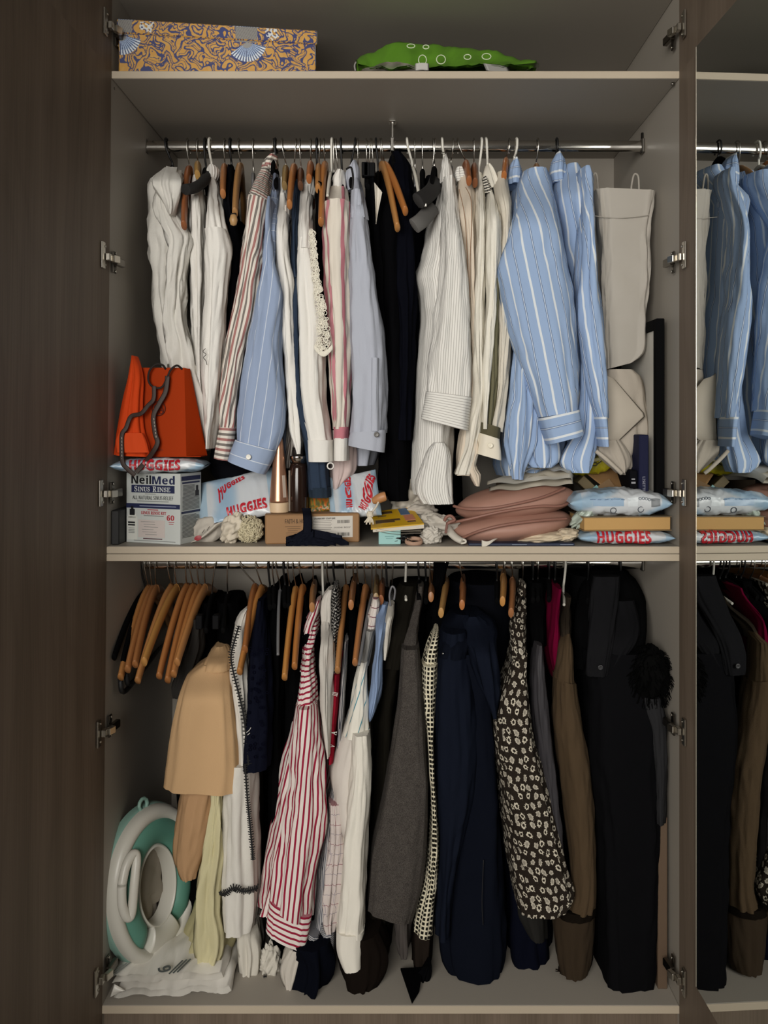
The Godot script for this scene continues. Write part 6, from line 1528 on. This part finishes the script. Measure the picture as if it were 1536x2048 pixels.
	o = thing("paperback", "thick paperback with yellowed page edges lying between two wipes packs", "book", Vector3(0.467, MID_Y + 0.028, -0.07))
	var pb := Transform3D(Basis(Vector3.UP, 0.07), Vector3(0.461, MID_Y + 0.0435, -0.071))
	part(o, "pages", rbox(Vector3(0.178, 0.0255, 0.108), pb, 0.0012), mat("b58f58", 0.85))
	part(o, "cover", rbox(Vector3(0.182, 0.0014, 0.112), pb * Transform3D(Basis(), Vector3(0, 0.0137, 0)), 0.0004), mat("7a6a52", 0.5))
	part(o, "cover", rbox(Vector3(0.182, 0.0014, 0.112), pb * Transform3D(Basis(), Vector3(0, -0.0137, 0)), 0.0004), mat("8c7350", 0.5))
	var wc := wipes("plump wipes pack lying back side out on the thick paperback", Vector3(0.452, MID_Y + 0.084, -0.068), Vector3(0.205, 0.052, 0.105), Basis(Vector3.UP, -0.03), 15.0, [])
	var prints := [[0.38, 0.02, 0.062, 0.018, "8ea6be"], [0.37, 0.035, 0.070, 0.003, "5f7894"], [0.62, 0.02, 0.020, 0.020, "ccd2d6"], [0.84, 0.02, 0.018, 0.022, "6c7074"]]
	var wt := Transform3D(Basis(Vector3.UP, -0.03), Vector3(0.452, MID_Y + 0.084, -0.068))
	var ws := Vector3(0.205, 0.052, 0.105)
	for q in prints:
		var f := func(u: float, v: float) -> Vector3:
			var p := pack_point(q[0] + (u - 0.5) * q[2] / ws.x, 0.5 - q[1] - (v - 0.5) * q[3] / 0.2466, ws, 15.0)
			return wt * (p * Vector3(1.001, 1.012, 1.008))
		part(wc, "printed_panel", surf(10, 6, func(u, v): return f.call(u, 1.0 - v)), mat(q[4], 0.35))
	for k in 4:
		var f := func(u: float, v: float) -> Vector3: return wt * (pack_point(0.69 + k * 0.03 + (u - 0.5) * 0.022, 0.5 - 0.045 + (v - 0.5) * 0.022, ws, 15.0) * Vector3(1.001, 1.014, 1.01))
		part(wc, "printed_symbol", ring(f.call(0.5, 0.5), 0.0026, 0.0006, Vector3(0, 0.25, 1).normalized()), mat("4f5a66", 0.5))
	for q in [[0.43, 0.006], [0.70, 0.006]]:
		var c: Vector3 = wt * (pack_point(q[0], 0.5 + 0.07, ws, 15.0) * Vector3(1.0, 1.02, 1.02))
		part(wc, "printed_symbol", ring(c, q[1], 0.0008, Vector3(0, -0.3, 1).normalized()), mat("3f4650", 0.5))
	o = thing("plastic_sleeve", "crinkled pale green plastic sleeve spilling beside the plump wipes pack", "wrapper", P(1190, 1010, -0.06))
	part(o, "film", lump(P(1178, 1022, -0.055), Vector3(0.046, 0.016, 0.03), 0.5, 2.0, 6.0, Basis(Vector3.BACK, 0.75)), mat("a9b5aa", 0.3))
	part(o, "film", lump(P(1214, 996, -0.075), Vector3(0.032, 0.012, 0.03), 0.5, 2.2, 2.0, Basis(Vector3.BACK, 0.1)), mat("b0bab0", 0.3))
	single("white_wrapper", "rumpled white paper wrapper on top of the plump wipes pack", "wrapper", lump(P(1272, 998, -0.10), Vector3(0.040, 0.013, 0.035), 0.45, 2.2, 7.0, Basis(Vector3.BACK, -0.1)), fabric("c5bdb2"))
	# cardboard behind
	o = thing("cardboard_box", "open brown cardboard box with a slanting flap behind the plump wipes pack", "box", P(1215, 980, -0.17))
	var card := mat("8c6a42", 0.85)
	var th := Vector3(0.002, 0.003, -0.003)
	var fl := [P(1176, 946, -0.16), P(1217, 932, -0.2), P(1277, 986, -0.14), P(1232, 990, -0.12)]
	part(o, "flap", hexa([fl[0] - th, fl[1] - th, fl[2] - th, fl[3] - th, fl[0], fl[1], fl[2], fl[3]]), card)
	fl = [P(1196, 972, -0.135), P(1218, 957, -0.15), P(1240, 986, -0.12), P(1203, 988, -0.115)]
	part(o, "flap", hexa([fl[0] - th, fl[1] - th, fl[2] - th, fl[3] - th, fl[0], fl[1], fl[2], fl[3]]), mat("7c6245", 0.85))
	part(o, "side", box_at(P(1166, 993, -0.112), P(1246, 984, -0.118), 0.0008), card)
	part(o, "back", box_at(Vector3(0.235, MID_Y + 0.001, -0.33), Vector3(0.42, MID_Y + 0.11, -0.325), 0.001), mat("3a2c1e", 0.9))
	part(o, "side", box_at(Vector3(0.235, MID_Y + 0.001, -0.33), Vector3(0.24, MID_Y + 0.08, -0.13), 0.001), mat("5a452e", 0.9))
	o = thing("small_carton", "little olive carton with a teal and white printed edge inside the cardboard box", "box", P(1170, 970, -0.15))
	part(o, "carton", rbox(Vector3(0.034, 0.020, 0.05), Transform3D(Basis(Vector3.BACK, -0.75), P(1168, 967, -0.16)), 0.001), mat("5c4f34", 0.7))
	part(o, "printed_edge", rbox(Vector3(0.020, 0.007, 0.004), Transform3D(Basis(Vector3.BACK, 0.7), P(1188, 978, -0.133)), 0.0006), mat("6f9a9a", 0.5), "teal edge")
	part(o, "printed_edge", rbox(Vector3(0.018, 0.010, 0.004), Transform3D(Basis(Vector3.BACK, 0.1), P(1196, 984, -0.128)), 0.0006), mat("bcb8ae", 0.5), "white edge")
	o = thing("yellow_packet", "olive-yellow plastic packet with black print under the blue shirt tails", "packet", P(1175, 935, -0.16))
	part(o, "wrapper", pack(Vector3(0.095, 0.042, 0.06), Transform3D(Basis(Vector3.BACK, 0.12) * Basis(Vector3.RIGHT, 0.3), P(1174, 926, -0.17)), 21.0), mat("8f8518", 0.3))
	part(o, "band", tube([P(1140, 928, -0.138), P(1170, 924, -0.134), P(1206, 916, -0.138)], 0.004, 16, 8, Vector3.BACK, 0.3), mat("a8a277", 0.35))
	part(o, "print", ring_oval(P(1188, 928, -0.131), 0.007, 0.0035, 0.0011), mat("15140c", 0.5))
	part(o, "print", tube([P(1174, 931, -0.132), P(1182, 927, -0.131)], 0.0011, 4, 5), mat("15140c", 0.5))
	part(o, "print", tube([P(1196, 927, -0.132), P(1203, 922, -0.133)], 0.0011, 4, 5), mat("15140c", 0.5))
	# books and picture frame
	o = thing("navy_book", "tall navy book standing upright against the picture frame, pale spine lettering", "book", Vector3(0.513, MID_Y, -0.1))
	part(o, "cover", box_at(Vector3(0.5035, MID_Y, -0.22), Vector3(0.5235, 1.2745, -0.07), 0.002), mat("171a36", 0.7, 0.0, 0.3))
	part(o, "lettering", words("LISETTE GIBSON", 0.066, 0.0052, Transform3D(Basis(Vector3.BACK, -PI / 2), Vector3(0.513, 1.154, -0.0696)), false, false), mat("a3a4b2", 0.6), "pale lettering down the spine")
	o = thing("black_book", "black book standing left of the navy one with a grey spine patch", "book", Vector3(0.49, MID_Y, -0.1))
	part(o, "cover", box_at(Vector3(0.487, MID_Y, -0.22), Vector3(0.5025, 1.20, -0.078), 0.002), mat("0b0b10", 0.8, 0.0, 0.2))
	part(o, "spine_patch", box_at(Vector3(0.489, 1.125, -0.0782), Vector3(0.496, 1.15, -0.0776), 0.0002), mat("4a4a4c", 0.5))
	part(o, "spine_print", box_at(Vector3(0.489, 1.172, -0.0782), Vector3(0.498, 1.176, -0.0776), 0.0002), mat("8a8a90", 0.5))
	part(o, "spine_print", box_at(Vector3(0.4895, 1.180, -0.0782), Vector3(0.497, 1.183, -0.0776), 0.0002), mat("8a8a90", 0.5))
	o = thing("picture_frame", "black picture frame leaning against the right side panel, its white mat facing left", "frame", Vector3(0.545, MID_Y, -0.2))
	var fy := 1.515
	var fk := mat("0c0c0d", 0.9, 0.0, 0.15)
	part(o, "rail", box_at(Vector3(0.534, MID_Y, -0.075), Vector3(0.551, fy, -0.053), 0.0015), fk)
	part(o, "rail", box_at(Vector3(0.534, MID_Y, -0.372), Vector3(0.551, fy, -0.350), 0.0015), fk)
	part(o, "rail", box_at(Vector3(0.534, fy - 0.022, -0.350), Vector3(0.551, fy, -0.075), 0.0015), fk)
	part(o, "rail", box_at(Vector3(0.534, MID_Y, -0.350), Vector3(0.551, MID_Y + 0.022, -0.075), 0.0015), fk)
	part(o, "mat_board", box_at(Vector3(0.540, MID_Y + 0.02, -0.352), Vector3(0.549, fy - 0.02, -0.073), 0.0005), mat("c6c2b9", 0.85), "white mat board")
	# carrier bag and dust bag
	var paper := mat("a9a39a", 0.75)
	o = thing("paper_bag", "tall light grey paper carrier bag with twisted handles, right of the blue shirts", "bag", P(1245, 738, -0.16))
	part(o, "body", cloth([[386, 1187, 1305, 4], [410, 1189, 1303, 3], [440, 1192, 1298], [480, 1196, 1292], [525, 1198, 1293], [600, 1198, 1288], [660, 1199, 1285], [700, 1200, 1284], [718, 1201, 1277, -8], [734, 1204, 1258, -14]], {"z": -0.125, "d": 0.09, "e": 0.3, "a": 0.007, "n": 2, "w": 0.004}), paper)
	part(o, "fold_line", tube([P(1190, 432, -0.122), P(1240, 436, -0.1215), P(1298, 430, -0.122)], 0.0009, 16, 6), paper)
	part(o, "handle", tube([P(1262, 388, -0.13), P(1263, 372, -0.128), P(1267, 352, -0.127), P(1272, 348, -0.127), P(1277, 356, -0.127), P(1278, 388, -0.13)], 0.0022, 30, 8), mat("99938a", 0.8))
	part(o, "handle", tube([P(1185, 386, -0.16), P(1186, 362, -0.158), P(1189, 347, -0.157), P(1194, 352, -0.157), P(1197, 386, -0.16)], 0.0022, 30, 8), mat("99938a", 0.8))
	var dust := fabric("aba296")
	o = thing("dust_bag", "beige cotton dust bag folded under the tall paper carrier bag", "bag", P(1250, 900, -0.14))
	part(o, "body", cloth([[740, 1206, 1266], [752, 1203, 1280], [775, 1202, 1287], [800, 1201, 1291], [822, 1202, 1296], [855, 1200, 1301], [880, 1198, 1298], [910, 1205, 1281], [935, 1222, 1262], [948, 1238, 1250]], {"z": -0.115, "d": 0.08, "a": 0.006, "n": 3, "e": 0.8}), dust)
	part(o, "flap", sheet(func(u: float, v: float) -> Vector3: return P(lerpf(1200, lerpf(1228, 1291, clampf(v * 1.7, 0, 1)) - 60 * maxf(v - 0.6, 0.0) * 2.2, u), lerpf(745, 880, v) + 14 * u * (1.0 - v), -0.108 + 0.006 * sin(u * PI)), 0.003, 16, 18), fabric("b2a99c"), "folded-over flap")
	part(o, "cord_hem", tube([P(1192, 902, -0.085), P(1212, 918, -0.078), P(1234, 938, -0.078), P(1243, 947, -0.082)], 0.0045, 20, 8), fabric("b0a79a"))
	part(o, "corner", cloth([[880, 1196, 1240], [905, 1194, 1258], [925, 1212, 1262], [945, 1236, 1250]], {"z": -0.092, "d": 0.05, "a": 0.005, "n": 3}), dust)

func floor_things() -> void:
	# white plastic pack
	var pl := mat("dedad2", 0.4)
	var o := thing("plastic_pack", "folded white plastic pack with grey print on the wardrobe floor under the toilet seat", "pack", P(330, 1970, -0.1))
	var lay := func(x0: float, x1: float, z0: float, z1: float, y: float, s: float) -> Callable:
		return func(u: float, v: float) -> Vector3:
			var x := lerpf(x0, x1, u) + 0.02 * v * (0.5 - u)
			var z := lerpf(z0, z1, v) - 0.015 * u
			return Vector3(x, y + 0.010 * sin(v * 2.6) + 0.004 * noise.get_noise_2d(x * 18.0 + s, z * 10.0) + 0.002 * noise.get_noise_2d(x * 60.0 + s, z * 16.0), z + 0.006 * noise.get_noise_2d(x * 14.0, s))
	part(o, "layer", sheet(lay.call(-0.572, -0.338, -0.022, -0.20, BASE_Y + 0.010, 3.0), 0.016, 40, 20), pl)
	part(o, "layer", sheet(lay.call(-0.583, -0.355, -0.030, -0.21, BASE_Y + 0.032, 8.0), 0.016, 40, 20), mat("e2ded6", 0.4))
	part(o, "torn_corner", sheet(func(u: float, v: float) -> Vector3: return P(lerpf(228, 252, u) - 8 * v, lerpf(1968, 1982, u) + 26 * v * (1.0 - u), -0.014 + 0.004 * sin(v * 4.0)), 0.0015, 8, 8), pl)
	var pt := func(x: float, y: float) -> Transform3D:
		var p := P(x, y, -0.1)
		var z := EYE_Z - (EYE_H - (BASE_Y + 0.0515)) * FOCAL / (y - 845.0)
		p = P(x, y, z)
		return Transform3D(Basis(Vector3.RIGHT, -PI / 2 + 0.10), p)
	var ink := mat("565b5a", 0.7)
	var q: Transform3D = pt.call(329, 1938)
	part(o, "lettering", words("6", 0.017, 0.026, q * Transform3D(Basis(Vector3.BACK, 1.9), Vector3.ZERO), true), ink, "large grey number")
	for k in 3: part(o, "print_line", rbox(Vector3(0.0036, 0.042, 0.0006), (pt.call(352 + k * 8, 1934 - k * 1.5) as Transform3D) * Transform3D(Basis(Vector3.BACK, -0.45), Vector3.ZERO), 0.0002), ink)
	for k in 3: part(o, "print_line", rbox(Vector3(0.0030, 0.044, 0.0006), (pt.call(228 + k * 8, 1942 - k * 2) as Transform3D) * Transform3D(Basis(Vector3.BACK, -0.55), Vector3.ZERO), 0.0002), mat("8a8c8a", 0.7))
	# toddler toilet seat
	o = thing("toilet_seat", "white and teal padded toddler toilet seat leaning on the left panel", "toilet seat", P(310, 1900, -0.13))
	var C := P(306, 1766, -0.135)
	var n := Vector3(0.891, 0.10, 0.454).normalized()
	var e2 := (Vector3(-0.06, 1, 0.02) - n * n.dot(Vector3(-0.06, 1, 0.02))).normalized()
	var e1 := e2.cross(n)
	var rim := func(th: float, s: float, t: float) -> Vector3:
		# s 0 at the hole, 1 at the outer edge; th 0 at the bottom
		var ho := Vector2(sin(th) * 0.050, -cos(th) * 0.078 - 0.004)
		var ou := Vector2(sin(th) * 0.130 * (1.0 - 0.06 * cos(th)), -cos(th) * 0.163)
		var r := ho.lerp(ou, s)
		return C + e1 * r.x + e2 * r.y + n * t
	var band := func(s0: float, s1: float, top: float, base: float, th0: float, th1: float, nu: int) -> ArrayMesh:
		var f := func(u: float, v: float) -> Vector3:
			var th := lerpf(th0, th1, v)
			var a := u * TAU
			var s := lerpf(s0, s1, 0.5 - 0.5 * cos(a) * 1.0)
			var h := base + (top - base) * pow(maxf(sin(a), 0.0), 0.6)
			var ends := 1.0
			if th1 - th0 < 6.2: ends = pow(clampf(minf(v, 1.0 - v) * 14.0, 0.0, 1.0), 0.5)
			return rim.call(th, s, h if ends >= 1.0 else lerpf(base, h, ends))
		return surf(20, nu, f, true)
	var wht := mat("cfccc2", 0.35)
	part(o, "shell", band.call(0.60, 1.0, 0.022, -0.012, 0.0, TAU, 72), wht, "white plastic shell")
	part(o, "base_rim", band.call(0.80, 1.03, 0.002, -0.022, 0.0, TAU, 72), mat("86a99d", 0.5), "teal rubber rim")
	part(o, "cushion", band.call(0.08, 0.74, 0.026, -0.008, 0.5, TAU - 0.5, 72), mat("5a8f7f", 0.6), "teal padded cushion")
	part(o, "inner_rim", band.call(-0.02, 0.13, 0.016, -0.020, 0.0, TAU, 64), wht)
	part(o, "splash_guard", band.call(0.0, 0.76, 0.0245, -0.006, -0.56, 0.56, 40), wht, "raised white splash guard")
	for s in [-1.0, 1.0]:
		var hp := []
		for k in 13:
			var a := TAU * k / 12.0
			var th: float = -s * (PI * 0.5 + 0.40 + 0.46 * sin(a)) * -1.0
			hp.append(rim.call(-th if s > 0 else -th, 0.70 + 0.15 * cos(a), 0.028 + 0.010 * (1.0 - cos(a)) * 0.5))
		part(o, "handle", tube(hp, 0.0095, 60, 12), wht, "white grab handle")
	part(o, "hanging_loop", ring(C + e2 * 0.170 + n * -0.004, 0.012, 0.0045, n), mat("86a99d", 0.5), "teal hanging loop")
	single("linen_heap", "crumpled grey-beige fabric seen through the hole of the toilet seat", "cloth", lump(C - n * 0.040, Vector3(0.075, 0.105, 0.026), 0.4, 2.2, 14.0, Basis(e1, e2, n)), fabric("9a9286"))
	# clothes ends on the floor
	o = thing("white_trouser_end", "white cloth end hanging beside the navy fabric at the wardrobe floor", "clothing", P(590, 1930, -0.1))
	part(o, "cloth_end", cloth([[1890, 578, 612], [1910, 566, 612], [1935, 560, 606], [1960, 566, 596], [1980, 576, 588]], {"z": -0.045, "d": 0.06, "a": 0.004}), fabric("c3bcb2"))
	o = thing("navy_fabric", "heap of dark navy fabric on the floor below the red-striped shirt", "clothing", P(625, 1950, -0.1))
	part(o, "heap", cloth([[1880, 580, 660], [1920, 592, 664], [1950, 590, 662], [1975, 586, 650], [1996, 606, 632]], {"z": -0.025, "d": 0.12, "a": 0.010}), fabric("0b0d15"))
	o = thing("brown_fabric", "dark brown garment end drooping onto the floor below the white teal-yoked shirt", "clothing", P(700, 1950, -0.1))
	part(o, "cloth_end", cloth([[1860, 672, 762], [1900, 668, 780], [1940, 674, 775], [1970, 686, 755], [1994, 708, 730]], {"z": -0.028, "d": 0.14, "a": 0.008}), fabric("17120f"))
	# board
	single("wooden_board", "narrow wooden board standing in the right corner beside the black parka", "board", box_at(Vector3(0.536, BASE_Y, -0.36), Vector3(0.556, 0.487, -0.05), 0.0015), mat("5c4a3a", 0.6))
